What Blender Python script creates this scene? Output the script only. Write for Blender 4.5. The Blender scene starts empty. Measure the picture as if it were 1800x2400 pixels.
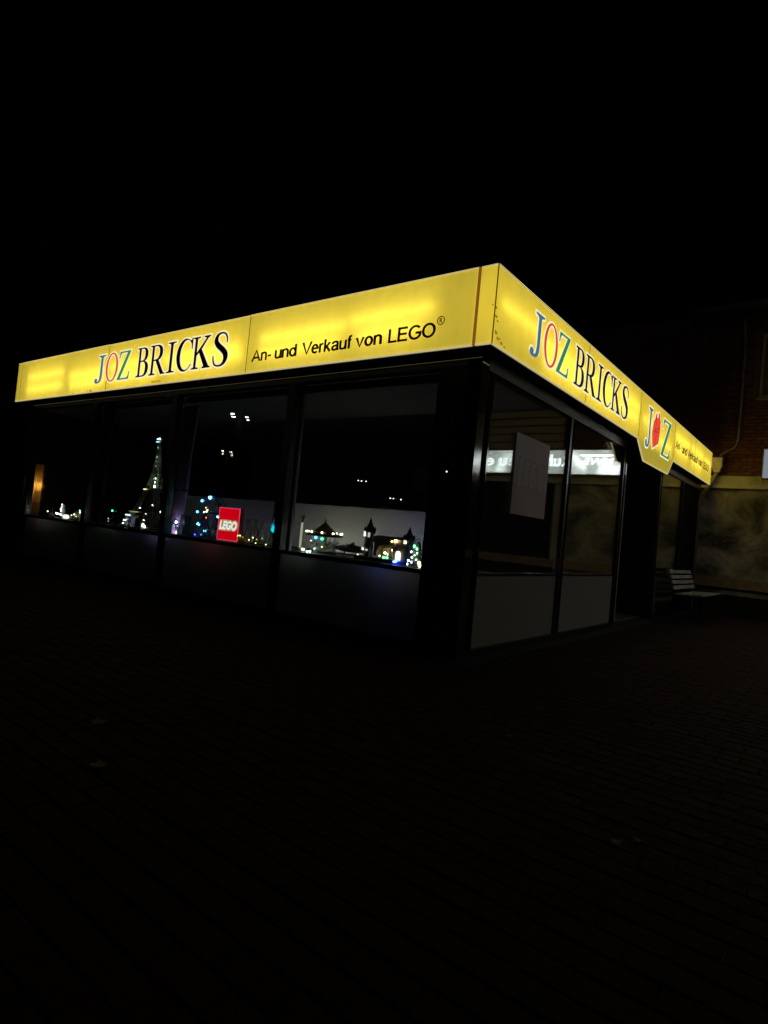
import bpy, bmesh, math, random
from mathutils import Vector, Matrix
random.seed(7)
R_ = math.radians
scn = bpy.context.scene

# ------------------------------------------------------------------ camera
CAM = Vector((2.476, -4.467, 1.05))
ROT = Matrix(((0.79097297, -0.05812925, 0.60908354),
              (0.60418928, -0.08283966, -0.79252313),
              (0.09652505, 0.99486611, -0.03040287)))
FPX = 1432.448            # focal length in pixels of the 1800 px wide photograph
cd = bpy.data.cameras.new('camera')
cd.sensor_fit = 'HORIZONTAL'; cd.sensor_width = 36.0; cd.lens = 36.0 * FPX / 1800.0
cd.clip_start = 0.05; cd.clip_end = 600
cam = bpy.data.objects.new('camera', cd); scn.collection.objects.link(cam)
cam.matrix_world = Matrix.Translation(CAM) @ ROT.to_4x4()
scn.camera = cam

# ------------------------------------------------------------------ night sky, weak added fill sun, exposure
w = bpy.data.worlds.new('World'); scn.world = w; w.use_nodes = True
nt = w.node_tree
sky = nt.nodes.new('ShaderNodeTexSky'); sky.sky_type = 'NISHITA'; sky.sun_disc = False
sky.sun_elevation = R_(-6); sky.sun_rotation = R_(150)
bgn = nt.nodes['Background']; bgn.inputs['Strength'].default_value = 0.004
nt.links.new(sky.outputs[0], bgn.inputs[0])
ml = bpy.data.lights.new('night_fill', 'SUN'); ml.energy = 0.003; ml.angle = R_(0.5); ml.color = (1, .95, .88)  # weak sun lamp added as faint fill over the night scene
mo = bpy.data.objects.new('night_fill', ml); scn.collection.objects.link(mo)
mo.rotation_euler = (R_(40), 0, R_(30))
vs = scn.view_settings
vs.view_transform = 'Standard'; vs.look = 'None'; vs.exposure = 0.0; vs.gamma = 1.0; vs.use_curve_mapping = False
scn.cycles.use_denoising = True
scn.cycles.max_bounces = 8; scn.cycles.diffuse_bounces = 3; scn.cycles.glossy_bounces = 5
scn.cycles.transmission_bounces = 4; scn.cycles.transparent_max_bounces = 24
scn.cycles.caustics_reflective = False; scn.cycles.caustics_refractive = False
scn.cycles.sample_clamp_indirect = 12.0

# ------------------------------------------------------------------ helpers
COL = scn.collection

def at(px, py, Y):
    """point on the vertical plane y=Y seen at a pixel of the photograph (1659 px wide copy)"""
    k = 1800 / 1659
    d = ROT @ Vector(((px * k - 900) / FPX, -(py * k - 1200) / FPX, -1))
    return CAM + d * ((Y - CAM.y) / d.y)

def tag(o, label=None, cat=None, group=None, kind=None):
    if label: o['label'] = label
    if cat: o['category'] = cat
    if group: o['group'] = group
    if kind: o['kind'] = kind
    return o

def empty(name, loc=(0, 0, 0), rz=0):
    o = bpy.data.objects.new(name, None); COL.objects.link(o)
    o.location = loc; o.rotation_euler = (0, 0, rz); o.empty_display_size = .1
    return o

def link(name, me, mat, parent=None, loc=None):
    o = bpy.data.objects.new(name, me); COL.objects.link(o)
    if mat and not me.materials: me.materials.append(mat)
    if parent: o.parent = parent
    if loc is not None: o.location = loc
    return o

class MB:
    def __init__(s): s.v = []; s.f = []
    def add(s, vs, fs):
        n = len(s.v); s.v += [tuple(p) for p in vs]; s.f += [tuple(i + n for i in f) for f in fs]; return s
    def box(s, lo, hi):
        (a, b, c), (d, e, f) = lo, hi
        return s.add([(a,b,c),(d,b,c),(d,e,c),(a,e,c),(a,b,f),(d,b,f),(d,e,f),(a,e,f)],
                     [(0,3,2,1),(4,5,6,7),(0,1,5,4),(1,2,6,5),(2,3,7,6),(3,0,4,7)])
    def cbox(s, c, sz):
        return s.box([c[i]-sz[i]/2 for i in range(3)], [c[i]+sz[i]/2 for i in range(3)])
    def cyl(s, p0, p1, r0, r1=None, n=8, cap=True):
        r1 = r0 if r1 is None else r1
        p0 = Vector(p0); p1 = Vector(p1); d = (p1 - p0).normalized()
        u = d.orthogonal().normalized(); t = d.cross(u)
        vs = []
        for p, r in ((p0, r0), (p1, r1)):
            for i in range(n):
                a = 2*math.pi*(i+.5)/n; vs.append(p + (u*math.cos(a) + t*math.sin(a))*r)
        fs = [(i, (i+1) % n, n+(i+1) % n, n+i) for i in range(n)]
        if cap: fs += [tuple(range(n-1, -1, -1)), tuple(range(n, 2*n))]
        return s.add(vs, fs)
    def tube(s, pts, r, n=8):
        pts = [Vector(p) for p in pts]; vs = []; u = None
        for i, p in enumerate(pts):
            d = (pts[min(i+1, len(pts)-1)] - pts[max(i-1, 0)]).normalized()
            u = d.orthogonal().normalized() if u is None else (u - d*u.dot(d)).normalized()
            t = d.cross(u)
            rr = r[i] if isinstance(r, (list, tuple)) else r
            for k in range(n):
                a = 2*math.pi*k/n; vs.append(p + (u*math.cos(a) + t*math.sin(a))*rr)
        m = len(pts)
        fs = [(i*n+k, i*n+(k+1) % n, (i+1)*n+(k+1) % n, (i+1)*n+k) for i in range(m-1) for k in range(n)]
        fs += [tuple(range(n-1, -1, -1)), tuple(range((m-1)*n, m*n))]
        return s.add(vs, fs)
    def lathe(s, prof, c=(0, 0, 0), n=16):
        vs = [(c[0]+r*math.cos(2*math.pi*k/n), c[1]+r*math.sin(2*math.pi*k/n), c[2]+z) for r, z in prof for k in range(n)]
        m = len(prof)
        fs = [(i*n+k, i*n+(k+1) % n, (i+1)*n+(k+1) % n, (i+1)*n+k) for i in range(m-1) for k in range(n)]
        fs += [tuple(range(n-1, -1, -1)), tuple(range((m-1)*n, m*n))]
        return s.add(vs, fs)
    def ball(s, c, r, n=10, m=6, sc=(1, 1, 1)):
        vs = [(c[0], c[1], c[2]-r*sc[2])]; fs = []
        for i in range(1, m):
            a = -math.pi/2 + math.pi*i/m
            for k in range(n):
                b = 2*math.pi*k/n
                vs.append((c[0]+r*sc[0]*math.cos(a)*math.cos(b), c[1]+r*sc[1]*math.cos(a)*math.sin(b), c[2]+r*sc[2]*math.sin(a)))
        vs.append((c[0], c[1], c[2]+r*sc[2])); L = len(vs)-1
        for k in range(n):
            fs.append((0, 1+(k+1) % n, 1+k)); fs.append((L, 1+(m-2)*n+k, 1+(m-2)*n+(k+1) % n))
        for i in range(m-2):
            for k in range(n):
                fs.append((1+i*n+k, 1+i*n+(k+1) % n, 1+(i+1)*n+(k+1) % n, 1+(i+1)*n+k))
        return s.add(vs, fs)
    def prism_y(s, poly, y0, y1):
        n = len(poly)
        return s.add([(x, y0, z) for x, z in poly] + [(x, y1, z) for x, z in poly],
                     [tuple(range(n)), tuple(range(2*n-1, n-1, -1))] + [(i, n+i, n+(i+1) % n, (i+1) % n) for i in range(n)])
    def mesh(s, name, smooth=False, bevel=0):
        me = bpy.data.meshes.new(name); me.from_pydata(s.v, [], s.f); me.update()
        bm = bmesh.new(); bm.from_mesh(me)
        bmesh.ops.recalc_face_normals(bm, faces=bm.faces[:])
        if bevel: bmesh.ops.bevel(bm, geom=bm.edges[:], offset=bevel, segments=1, affect='EDGES')
        if smooth:
            for f in bm.faces: f.smooth = True
        bm.to_mesh(me); bm.free()
        return me
    def build(s, name, mat, parent=None, loc=None, smooth=False, bevel=0):
        return link(name, s.mesh(name, smooth, bevel), mat, parent, loc)

# ------------------------------------------------------------------ materials
MATS = {}
def pmat(name, col, rough=.6, metal=0., var=.0, vscale=3., bump=0., bscale=40., spec=.5, island=0.):
    if name in MATS: return MATS[name]
    m = bpy.data.materials.new(name); m.use_nodes = True; n = m.node_tree.nodes; l = m.node_tree.links
    b = n['Principled BSDF']; b.inputs['Base Color'].default_value = (*col, 1)
    b.inputs['Roughness'].default_value = rough; b.inputs['Metallic'].default_value = metal
    b.inputs['Specular IOR Level'].default_value = spec
    geo = n.new('ShaderNodeNewGeometry')
    if var or island:
        no = n.new('ShaderNodeTexNoise'); no.inputs['Scale'].default_value = vscale
        no.inputs['Detail'].default_value = 6; no.inputs['Roughness'].default_value = .65
        l.new(geo.outputs['Position'], no.inputs['Vector'])
        mr = n.new('ShaderNodeMapRange'); mr.inputs[1].default_value = .3; mr.inputs[2].default_value = .7
        mr.inputs[3].default_value = 1-var; mr.inputs[4].default_value = 1+var
        l.new(no.outputs['Fac'], mr.inputs[0]); val = mr.outputs[0]
        if island:
            oi = n.new('ShaderNodeObjectInfo')
            ad = n.new('ShaderNodeMath'); ad.operation = 'ADD'
            l.new(geo.outputs['Random Per Island'], ad.inputs[0]); l.new(oi.outputs['Random'], ad.inputs[1])
            fr = n.new('ShaderNodeMath'); fr.operation = 'FRACT'; l.new(ad.outputs[0], fr.inputs[0])
            m2 = n.new('ShaderNodeMapRange'); m2.inputs[3].default_value = 1-island; m2.inputs[4].default_value = 1+island
            l.new(fr.outputs[0], m2.inputs[0])
            mu = n.new('ShaderNodeMath'); mu.operation = 'MULTIPLY'; l.new(val, mu.inputs[0]); l.new(m2.outputs[0], mu.inputs[1]); val = mu.outputs[0]
        mx = n.new('ShaderNodeVectorMath'); mx.operation = 'SCALE'; mx.inputs[0].default_value = col
        l.new(val, mx.inputs['Scale']); l.new(mx.outputs[0], b.inputs['Base Color'])
    if bump:
        nb = n.new('ShaderNodeTexNoise'); nb.inputs['Scale'].default_value = bscale; nb.inputs['Detail'].default_value = 5
        l.new(geo.outputs['Position'], nb.inputs['Vector'])
        bp = n.new('ShaderNodeBump'); bp.inputs['Strength'].default_value = bump; bp.inputs['Distance'].default_value = .01
        l.new(nb.outputs['Fac'], bp.inputs['Height']); l.new(bp.outputs[0], b.inputs['Normal'])
    MATS[name] = m; return m

def emat(name, col, s):
    if name in MATS: return MATS[name]
    m = bpy.data.materials.new(name); m.use_nodes = True; n = m.node_tree.nodes; l = m.node_tree.links
    n.remove(n['Principled BSDF']); e = n.new('ShaderNodeEmission')
    e.inputs[0].default_value = (*col, 1); e.inputs[1].default_value = s
    l.new(e.outputs[0], n['Material Output'].inputs[0]); MATS[name] = m; return m

def backlit(name, trans, emis, es, mott=.12, mscale=2.2, streak=True):
    """acrylic sheet with lamps behind it: lets their light through and scatters what bounces in the box"""
    m = bpy.data.materials.new(name); m.use_nodes = True; n = m.node_tree.nodes; l = m.node_tree.links
    n.remove(n['Principled BSDF'])
    geo = n.new('ShaderNodeNewGeometry')
    mp = n.new('ShaderNodeMapping'); mp.inputs['Scale'].default_value = (1, 1, .35) if streak else (1, 1, 1)
    l.new(geo.outputs['Position'], mp.inputs[0])
    no = n.new('ShaderNodeTexNoise'); no.inputs['Scale'].default_value = mscale*4; no.inputs['Detail'].default_value = 8
    no.inputs['Roughness'].default_value = .7
    l.new(mp.outputs[0], no.inputs['Vector'])
    mr = n.new('ShaderNodeMapRange'); mr.inputs[1].default_value = .3; mr.inputs[2].default_value = .7
    mr.inputs[3].default_value = 1-mott; mr.inputs[4].default_value = 1+mott*.5
    l.new(no.outputs['Fac'], mr.inputs[0])
    c = n.new('ShaderNodeVectorMath'); c.operation = 'SCALE'; c.inputs[0].default_value = trans; l.new(mr.outputs[0], c.inputs['Scale'])
    c2 = n.new('ShaderNodeVectorMath'); c2.operation = 'SCALE'; c2.inputs[0].default_value = emis; l.new(mr.outputs[0], c2.inputs['Scale'])
    t = n.new('ShaderNodeBsdfTranslucent'); l.new(c.outputs[0], t.inputs[0])
    e = n.new('ShaderNodeEmission'); l.new(c2.outputs[0], e.inputs[0]); e.inputs[1].default_value = es
    a = n.new('ShaderNodeAddShader'); l.new(t.outputs[0], a.inputs[0]); l.new(e.outputs[0], a.inputs[1])
    l.new(a.outputs[0], n['Material Output'].inputs[0]); MATS[name] = m; return m

def glass_mat(name='window glass', tint=(.93, .95, .94), dirt=.012):
    m = bpy.data.materials.new(name); m.use_nodes = True; n = m.node_tree.nodes; l = m.node_tree.links
    n.remove(n['Principled BSDF'])
    geo = n.new('ShaderNodeNewGeometry')
    dt = n.new('ShaderNodeVectorMath'); dt.operation = 'DOT_PRODUCT'
    l.new(geo.outputs['Incoming'], dt.inputs[0]); l.new(geo.outputs['Normal'], dt.inputs[1])
    ab = n.new('ShaderNodeMath'); ab.operation = 'ABSOLUTE'; l.new(dt.outputs['Value'], ab.inputs[0])
    om = n.new('ShaderNodeMath'); om.operation = 'SUBTRACT'; om.inputs[0].default_value = 1; l.new(ab.outputs[0], om.inputs[1])
    pw = n.new('ShaderNodeMath'); pw.operation = 'POWER'; pw.inputs[1].default_value = 5; l.new(om.outputs[0], pw.inputs[0])
    ma = n.new('ShaderNodeMath'); ma.operation = 'MULTIPLY_ADD'; ma.inputs[1].default_value = .957; ma.inputs[2].default_value = .043
    l.new(pw.outputs[0], ma.inputs[0])
    tr = n.new('ShaderNodeBsdfTransparent'); tr.inputs[0].default_value = (*tint, 1)
    df = n.new('ShaderNodeBsdfDiffuse'); df.inputs[0].default_value = (.5, .5, .48, 1)
    m0 = n.new('ShaderNodeMixShader'); m0.inputs[0].default_value = dirt
    l.new(tr.outputs[0], m0.inputs[1]); l.new(df.outputs[0], m0.inputs[2])
    gl = n.new('ShaderNodeBsdfGlossy'); gl.inputs['Roughness'].default_value = 0.004; gl.inputs[0].default_value = (1, 1, 1, 1)
    # float-glass waviness
    nb = n.new('ShaderNodeTexNoise'); nb.inputs['Scale'].default_value = 1.1; nb.inputs['Detail'].default_value = 1
    l.new(geo.outputs['Position'], nb.inputs['Vector'])
    bp = n.new('ShaderNodeBump'); bp.inputs['Strength'].default_value = .02; bp.inputs['Distance'].default_value = .05
    l.new(nb.outputs['Fac'], bp.inputs['Height']); l.new(bp.outputs[0], gl.inputs['Normal'])
    mx = n.new('ShaderNodeMixShader'); l.new(ma.outputs[0], mx.inputs[0]); l.new(m0.outputs[0], mx.inputs[1]); l.new(gl.outputs[0], mx.inputs[2])
    l.new(mx.outputs[0], n['Material Output'].inputs[0]); MATS[name] = m; return m

def film_mat(name, col, trans, rough=.35):
    m = bpy.data.materials.new(name); m.use_nodes = True; n = m.node_tree.nodes; l = m.node_tree.links
    b = n['Principled BSDF']; b.inputs['Base Color'].default_value = (*col, 1); b.inputs['Roughness'].default_value = rough
    t = n.new('ShaderNodeBsdfTranslucent'); t.inputs[0].default_value = (*col, 1)
    mx = n.new('ShaderNodeMixShader'); mx.inputs[0].default_value = trans
    l.new(b.outputs[0], mx.inputs[1]); l.new(t.outputs[0], mx.inputs[2]); l.new(mx.outputs[0], n['Material Output'].inputs[0])
    MATS[name] = m; return m

M_glass = glass_mat()
M_film_b = film_mat('dull frosted film', (.33, .33, .30), .3, .8)
M_film_c = film_mat('shadow muted film', (.13, .13, .12), .3, .8)  # same film, colour darkened so the bench slat shadows barely show
M_film = film_mat('frosted film', (.60, .60, .59), .55)
M_alu = pmat('bronze aluminium', (.09, .085, .08), .32, .85, var=.15, vscale=9)
M_alu_l = pmat('bare aluminium', (.15, .15, .145), .07, .9, var=.12, vscale=7)
M_dark = pmat('dark painted panel', (.018, .017, .016), .5, 0, var=.2, vscale=5)
M_soffit = pmat('soffit board', (.05, .045, .04), .7, 0, var=.2)
M_roof = pmat('roof felt', (.03, .03, .03), .9, 0, bump=.3)
M_inwall = pmat('interior plaster', (.25, .24, .22), .8)
M_infloor = pmat('interior floor', (.12, .10, .08), .6)
M_inbox = pmat('white box lining', (.75, .74, .7), .7)
M_tube = emat('fluorescent tube', (1, .97, .80), 3.9)
M_tube_w = emat('cool fluorescent tube', (.93, 1, .98), 30.0)
M_yellow = backlit('yellow acrylic', (.92, .70, .075), (.385, .311, .033), 1.0, mott=.08)
M_lip = emat('glowing acrylic lip', (.62, .53, .27), .85)
M_black_v = pmat('black vinyl', (.012, .011, .008), .4)
M_text = pmat('black vinyl text', (.014, .012, .006), .5)
M_blue_v = emat('blue vinyl backlit', (.055, .155, .25), 1)
M_red_v = emat('red vinyl backlit', (.66, .065, .025), 1)
M_green_v = emat('green vinyl backlit', (.03, .22, .09), 1)
M_white_v = emat('white vinyl backlit', (.95, .86, .50), 1)
M_redbrick_v = emat('red emblem vinyl backlit', (.80, .07, .04), 1)
M_redbrick_d = emat('dark red emblem vinyl backlit', (.45, .02, .012), 1)
M_brown = emat('rust brown joint backlit', (.20, .075, .008), 1)

# ------------------------------------------------------------------ lettering
def arc(cx, cy, rx, ry, a0, a1, n=20):
    return [(cx+rx*math.cos(R_(a0+(a1-a0)*i/n)), cy+ry*math.sin(R_(a0+(a1-a0)*i/n))) for i in range(n+1)]
def bez(p0, p1, p2, p3, n=10):
    o = []
    for i in range(n+1):
        t = i/n; u = 1-t
        o.append(tuple(u**3*a+3*u*u*t*b+3*u*t*t*c+t**3*d for a, b, c, d in zip(p0, p1, p2, p3)))
    return o
def catmull(pts, n=6):
    o = []; P = [pts[0]] + pts + [pts[-1]]
    for i in range(1, len(P)-2):
        for k in range(n):
            t = k/n; a, b, c, d = P[i-1], P[i], P[i+1], P[i+2]
            o.append(tuple(.5*(2*b[j]+(c[j]-a[j])*t+(2*a[j]-5*b[j]+4*c[j]-d[j])*t*t+(3*b[j]-a[j]-3*c[j]+d[j])*t**3) for j in range(len(b))))
    o.append(pts[-1]); return o
T = .035
STEM = [(.085, .94), (.085, .06), (0, T)]
def glyph(ch):
    if ch == 'I':
        L, Rr, W = .112, .212, .33
        return [[(0,0),(W,0),(W,T),(Rr+.03,T+.015),(Rr,T+.05),(Rr,1-T-.05),(Rr+.03,1-T-.015),(W,1-T),(W,1),(0,1),(0,1-T),(L-.03,1-T-.015),(L,1-T-.05),(L,T+.05),(L-.03,T+.015),(0,T)]]
    if ch == 'J':
        return [[(.12,1),(.12,1-T),(.20,1-T-.03),(.235,.9)] + bez((.235,.28),(.225,.13),(.20,.035),(.145,.035)) + bez((.12,.05),(.14,.10),(.12,.16),(.06,.16)) + bez((.02,.15),(0,.12),(0,.09),(0,.07)) + bez((0,.02),(.04,-.025),(.10,-.025),(.12,-.025)) + bez((.14,-.025),(.27,-.02),(.335,.06),(.335,.28)) + [(.335,.9),(.365,1-T-.03),(.45,1-T),(.45,1)]]
    if ch == 'O':
        return [arc(.33, .5, .33, .525, 0, 360, 48)[:-1], arc(.33, .5, .235, .475, 360, 0, 48)[:-1]]
    if ch == 'Z':
        return [[(0,0),(.56,0),(.58,.26),(.55,.26)] + bez((.53,.13),(.50,.07),(.46,.05),(.40,.05)) + [(.14,.05),(.57,.965),(.57,1),(.05,1),(.03,.76),(.06,.76)] + bez((.08,.87),(.11,.93),(.15,.95),(.18,.95)) + [(.43,.95),(0,.035)]]
    if ch == 'B':
        out = [(0,0)] + bez((.30,0),(.48,0),(.57,.11),(.57,.27)) + bez((.57,.27),(.57,.42),(.50,.50),(.38,.53)) + bez((.38,.53),(.47,.56),(.52,.65),(.52,.76)) + bez((.52,.76),(.52,.92),(.42,1),(.28,1)) + [(0,1),(0,1-T)] + STEM
        return [out, [(.18,.955)] + bez((.27,.955),(.35,.955),(.39,.88),(.39,.76)) + bez((.39,.76),(.39,.63),(.35,.555),(.27,.555)) + [(.18,.555)],
                [(.18,.51)] + bez((.28,.51),(.38,.51),(.43,.42),(.43,.27)) + bez((.43,.27),(.43,.12),(.38,.045),(.28,.045)) + [(.18,.045)]]
    if ch == 'R':
        out = [(0,0),(.29,0),(.29,T),(.18,.06),(.18,.47),(.27,.47),(.53,0),(.72,0),(.72,T),(.65,.06),(.395,.49)] + bez((.41,.495),(.51,.53),(.56,.62),(.56,.74)) + bez((.56,.74),(.56,.93),(.45,1),(.28,1)) + [(0,1),(0,1-T)] + STEM
        return [out, [(.18,.955)] + bez((.27,.955),(.37,.955),(.43,.87),(.43,.74)) + bez((.43,.74),(.43,.6),(.36,.515),(.25,.515)) + [(.18,.515)]]
    if ch == 'C':
        return [arc(.33,.5,.33,.525,58,300,30) + [(.60,.17),(.575,.19)] + arc(.38,.5,.24,.475,302,60,26) + [(.56,.82),(.58,.66),(.605,.66),(.605,1.02),(.58,1.02),(.555,.955)]]
    if ch == 'K':
        return [[(0,0),(.29,0),(.29,T),(.18,.06),(.18,.42),(.275,.50),(.50,.07),(.44,T),(.44,0),(.76,0),(.76,T),(.69,.07),(.37,.60),(.60,.92),(.69,1-T),(.69,1),(.44,1),(.44,1-T),(.53,.93),(.18,.50),(.18,.94),(.29,1-T),(.29,1),(0,1),(0,1-T)] + STEM]
    if ch == 'S':
        cl = [(.43,.68,.03),(.425,.82,.04),(.36,.95,.05),(.24,.99,.055),(.12,.93,.085),(.085,.77,.125),(.16,.63,.15),(.29,.50,.155),(.40,.36,.15),(.42,.20,.125),(.36,.06,.085),(.23,.005,.055),(.10,.05,.05),(.04,.18,.04),(.025,.32,.03)]
        pts = catmull(cl, 5); Lp = []; Rp = []
        for i, (x, y, wd) in enumerate(pts):
            a = pts[max(i-1, 0)]; b = pts[min(i+1, len(pts)-1)]
            dx, dy = b[0]-a[0], b[1]-a[1]; q = math.hypot(dx, dy) or 1
            Lp.append((x-dy/q*wd/2, y+dx/q*wd/2)); Rp.append((x+dy/q*wd/2, y-dx/q*wd/2))
        return [Lp + Rp[::-1]]

def area(p): return sum(p[i][0]*p[(i+1) % len(p)][1]-p[(i+1) % len(p)][0]*p[i][1] for i in range(len(p)))/2
def offset(loop, d):
    n = len(loop); o = []
    for i in range(n):
        a, b, c = loop[i-1], loop[i], loop[(i+1) % n]
        e1 = Vector((b[0]-a[0], b[1]-a[1])); e2 = Vector((c[0]-b[0], c[1]-b[1]))
        if e1.length < 1e-6 or e2.length < 1e-6:
            e1 = e1 if e1.length > 1e-6 else e2; e2 = e1
        n1 = Vector((e1.y, -e1.x)).normalized(); n2 = Vector((e2.y, -e2.x)).normalized()
        q = n1 + n2; den = max(1 + n1.dot(n2), .55)
        o.append((b[0]+q.x*d/den, b[1]+q.y*d/den))
    return o
def curve_mesh(name, loops, depth):
    cu = bpy.data.curves.new(name, 'CURVE'); cu.dimensions = '2D'; cu.fill_mode = 'BOTH'; cu.extrude = depth/2
    for lp in loops:
        sp = cu.splines.new('POLY'); sp.points.add(len(lp)-1)
        for p, q in zip(sp.points, lp): p.co = (q[0], q[1], 0, 1)
        sp.use_cyclic_u = True
    o = bpy.data.objects.new(name, cu); COL.objects.link(o)
    me = bpy.data.meshes.new_from_object(o.evaluated_get(bpy.context.evaluated_depsgraph_get()))
    bpy.data.objects.remove(o); bpy.data.curves.remove(cu); return me
def text_mesh(name, body, size, depth, off=0., shear=0., space=1.):
    cu = bpy.data.curves.new(name, 'FONT'); cu.body = body; cu.size = size; cu.extrude = depth/2; cu.offset = off; cu.shear = shear
    cu.space_character = space; cu.resolution_u = 4
    o = bpy.data.objects.new(name, cu); COL.objects.link(o)
    me = bpy.data.meshes.new_from_object(o.evaluated_get(bpy.context.evaluated_depsgraph_get()))
    bpy.data.objects.remove(o); bpy.data.curves.remove(cu); me.materials.clear(); return me
def fit(me, x0, y0, x1, y1):
    xs = [v.co.x for v in me.vertices]; ys = [v.co.y for v in me.vertices]
    a, b, c, d = min(xs), max(xs), min(ys), max(ys)
    for v in me.vertices:
        v.co.x = x0+(v.co.x-a)/(b-a)*(x1-x0); v.co.y = y0+(v.co.y-c)/(d-c)*(y1-y0)
    return me
ROT_A = (R_(90), 0, 0)            # on a face looking towards -Y
ROT_B = (R_(90), 0, R_(90))       # on a face looking towards +X
def put(name, me, mat, parent, face, u, z, proud):
    o = link(name, me, mat, parent)
    if face == 'A': o.location = (u, -proud, z); o.rotation_euler = ROT_A
    else: o.location = (proud, u, z); o.rotation_euler = ROT_B
    return o
def serif_letter(sign, ch, face, u0, u1, z0, z1, mat, outline=.021):
    loops = glyph(ch)
    xs = [p[0] for p in loops[0]]; a, b = min(xs), max(xs)
    out = []
    for i, lp in enumerate(loops):
        q = [((x-a)/(b-a)*(u1-u0), y*(z1-z0)) for x, y in lp]
        ar = area(q)
        if (i == 0) != (ar > 0): q = q[::-1]
        out.append(q)
    o = put('letter', curve_mesh('letter', out, .003), mat, sign, face, u0, z0, .007)
    ol = [offset(q, outline) for q in out]
    h = link('letter_outline', curve_mesh('letter_outline', ol, .002), M_white_v, o)
    h.location = (0, 0, -.0035)
    return o

# ------------------------------------------------------------------ ground and paving
M_pave = pmat('red paving brick', (.021, .0098, .006), .9, 0, var=.25, vscale=14, bump=.35, bscale=60, island=.28, spec=.15)
M_sand = pmat('sand joint', (.011, .008, .006), .95, 0, var=.3, vscale=20)
M_asph = pmat('asphalt', (.045, .043, .042), .9, 0, var=.25, vscale=6, bump=.3)
g = MB().box((-150, -150, -.4), (150, 150, -.05)).build('ground', M_asph); tag(g, kind='structure')
pv = MB().box((-16, -8, -.045), (9, 10.3, -.007)).build('pavement', M_sand); tag(pv, kind='structure')
PU, PV = .206, .106
cells = []
for j in range(int(-7.5/PV), int(10.25/PV)):
    for i in range(int(-15.5/PU), int(8.5/PU)):
        x = (i + (.5 if j % 2 else 0))*PU; y = j*PV
        if x + PU > -.24 and y < 0 or x > -.02 and y + PV < 10.28 or y + PV < .12:
            if x + PU > -.10 or y + PV < .12: cells.append((x, y))
def seen(x, y):
    d = ROT.transposed() @ (Vector((x, y, 0)) - CAM)
    return d.z < -.1 and abs(d.x/d.z)*FPX < 900 and abs(d.y/d.z)*FPX < 1200
vis = sorted([c for c in cells if seen(c[0]+PU/2, c[1]+PV/2)], key=lambda c: (c[0]-CAM.x)**2+(c[1]-CAM.y)**2)
near = vis[:300]; nearset = set(near)
pm = MB().box((0.003, .003, -.03), (PU-.003, PV-.003, 0)).mesh('paver', bevel=.004); pm.materials.append(M_pave)
for x, y in near:
    o = link('paving_brick', pm, None, pv, (x, y, random.uniform(-.0025, .0015)))
    o.rotation_euler = (random.uniform(-.006, .006), random.uniform(-.006, .006), random.uniform(-.008, .008))
vv = []; ff = []
for x, y in cells:
    if (x, y) in nearset: continue
    z = random.uniform(-.0025, .0015); n0 = len(vv); a = .003; c = .007
    vv += [(x+a, y+a, -.03), (x+PU-a, y+a, -.03), (x+PU-a, y+PV-a, -.03), (x+a, y+PV-a, -.03),
           (x+a, y+a, z-.004), (x+PU-a, y+a, z-.004), (x+PU-a, y+PV-a, z-.004), (x+a, y+PV-a, z-.004),
           (x+c, y+c, z), (x+PU-c, y+c, z), (x+PU-c, y+PV-c, z), (x+c, y+PV-c, z)]
    for q in ((0,1,5,4),(1,2,6,5),(2,3,7,6),(3,0,4,7),(4,5,9,8),(5,6,10,9),(6,7,11,10),(7,4,8,11),(8,9,10,11)):
        ff.append(tuple(n0+i for i in q))
me = bpy.data.meshes.new('paving_field'); me.from_pydata(vv, [], ff); me.update()
tag(link('paving_field', me, M_pave, pv), kind='stuff')

# ------------------------------------------------------------------ shop pavilion
ZS, ZT = 2.69, 3.37           # underside and top of the sign band
LA, LB = 9.39, 10.0
G = .20                       # glass line behind the sign faces
shop = empty('shop_pavilion', (0, 0, 0))
tag(shop, 'flat roofed glass shop pavilion with dark frames and lit window displays', 'building')
MB().box((-LA, .22, ZS+.02), (-.22, LB, ZT-.06)).build('roof', M_roof, shop)
MB().box((-LA+.02, .02, ZS-.005), (-.02, LB-.02, ZS+.018)).build('soffit', M_soffit, shop)
MB().box((-LA+.25, .35, -.03), (-.35, LB-.05, .015)).build('floor', M_infloor, shop)
MB().box((-LA+.25, .36, 2.6), (-.36, LB-.05, 2.66)).build('ceiling', M_inwall, shop)
MB().box((-LA+.2, LB-.06, .0), (-.22, LB, ZS-.006)).build('rear_wall', M_inwall, shop)
MB().box((-LA+.17, .2, 0), (-LA+.25, LB-.06, ZS-.006)).build('end_wall', M_dark, shop)
MB().box((-9.1, 5.2, .016), (-.36, 5.3, 2.6)).build('partition', M_inwall, shop)
# base kerb
MB().box((-LA+.17, .16, -.02), (-.16, .30, .06)).build('base_rail', M_alu, shop)
MB().box((-.30, .30, -.02), (-.16, 4.56, .06)).build('base_rail', M_alu, shop)
MB().box((-.30, 6.6, -.02), (-.16, LB, .06)).build('base_rail', M_alu, shop)
# header rails
MB().box((-LA+.17, .165, 2.575), (-.17, .26, 2.684)).build('header', M_alu, shop)
MB().box((-LA+.17, .155, 2.625), (-.16, .165, 2.64)).build('header_lip', M_alu_l, shop)
MB().box((-.26, .30, 2.56), (-.165, 4.56, 2.684)).build('header', M_alu, shop)
MB().box((-.26, 6.6, 2.56), (-.165, LB, 2.684)).build('header', M_alu, shop)
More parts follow.
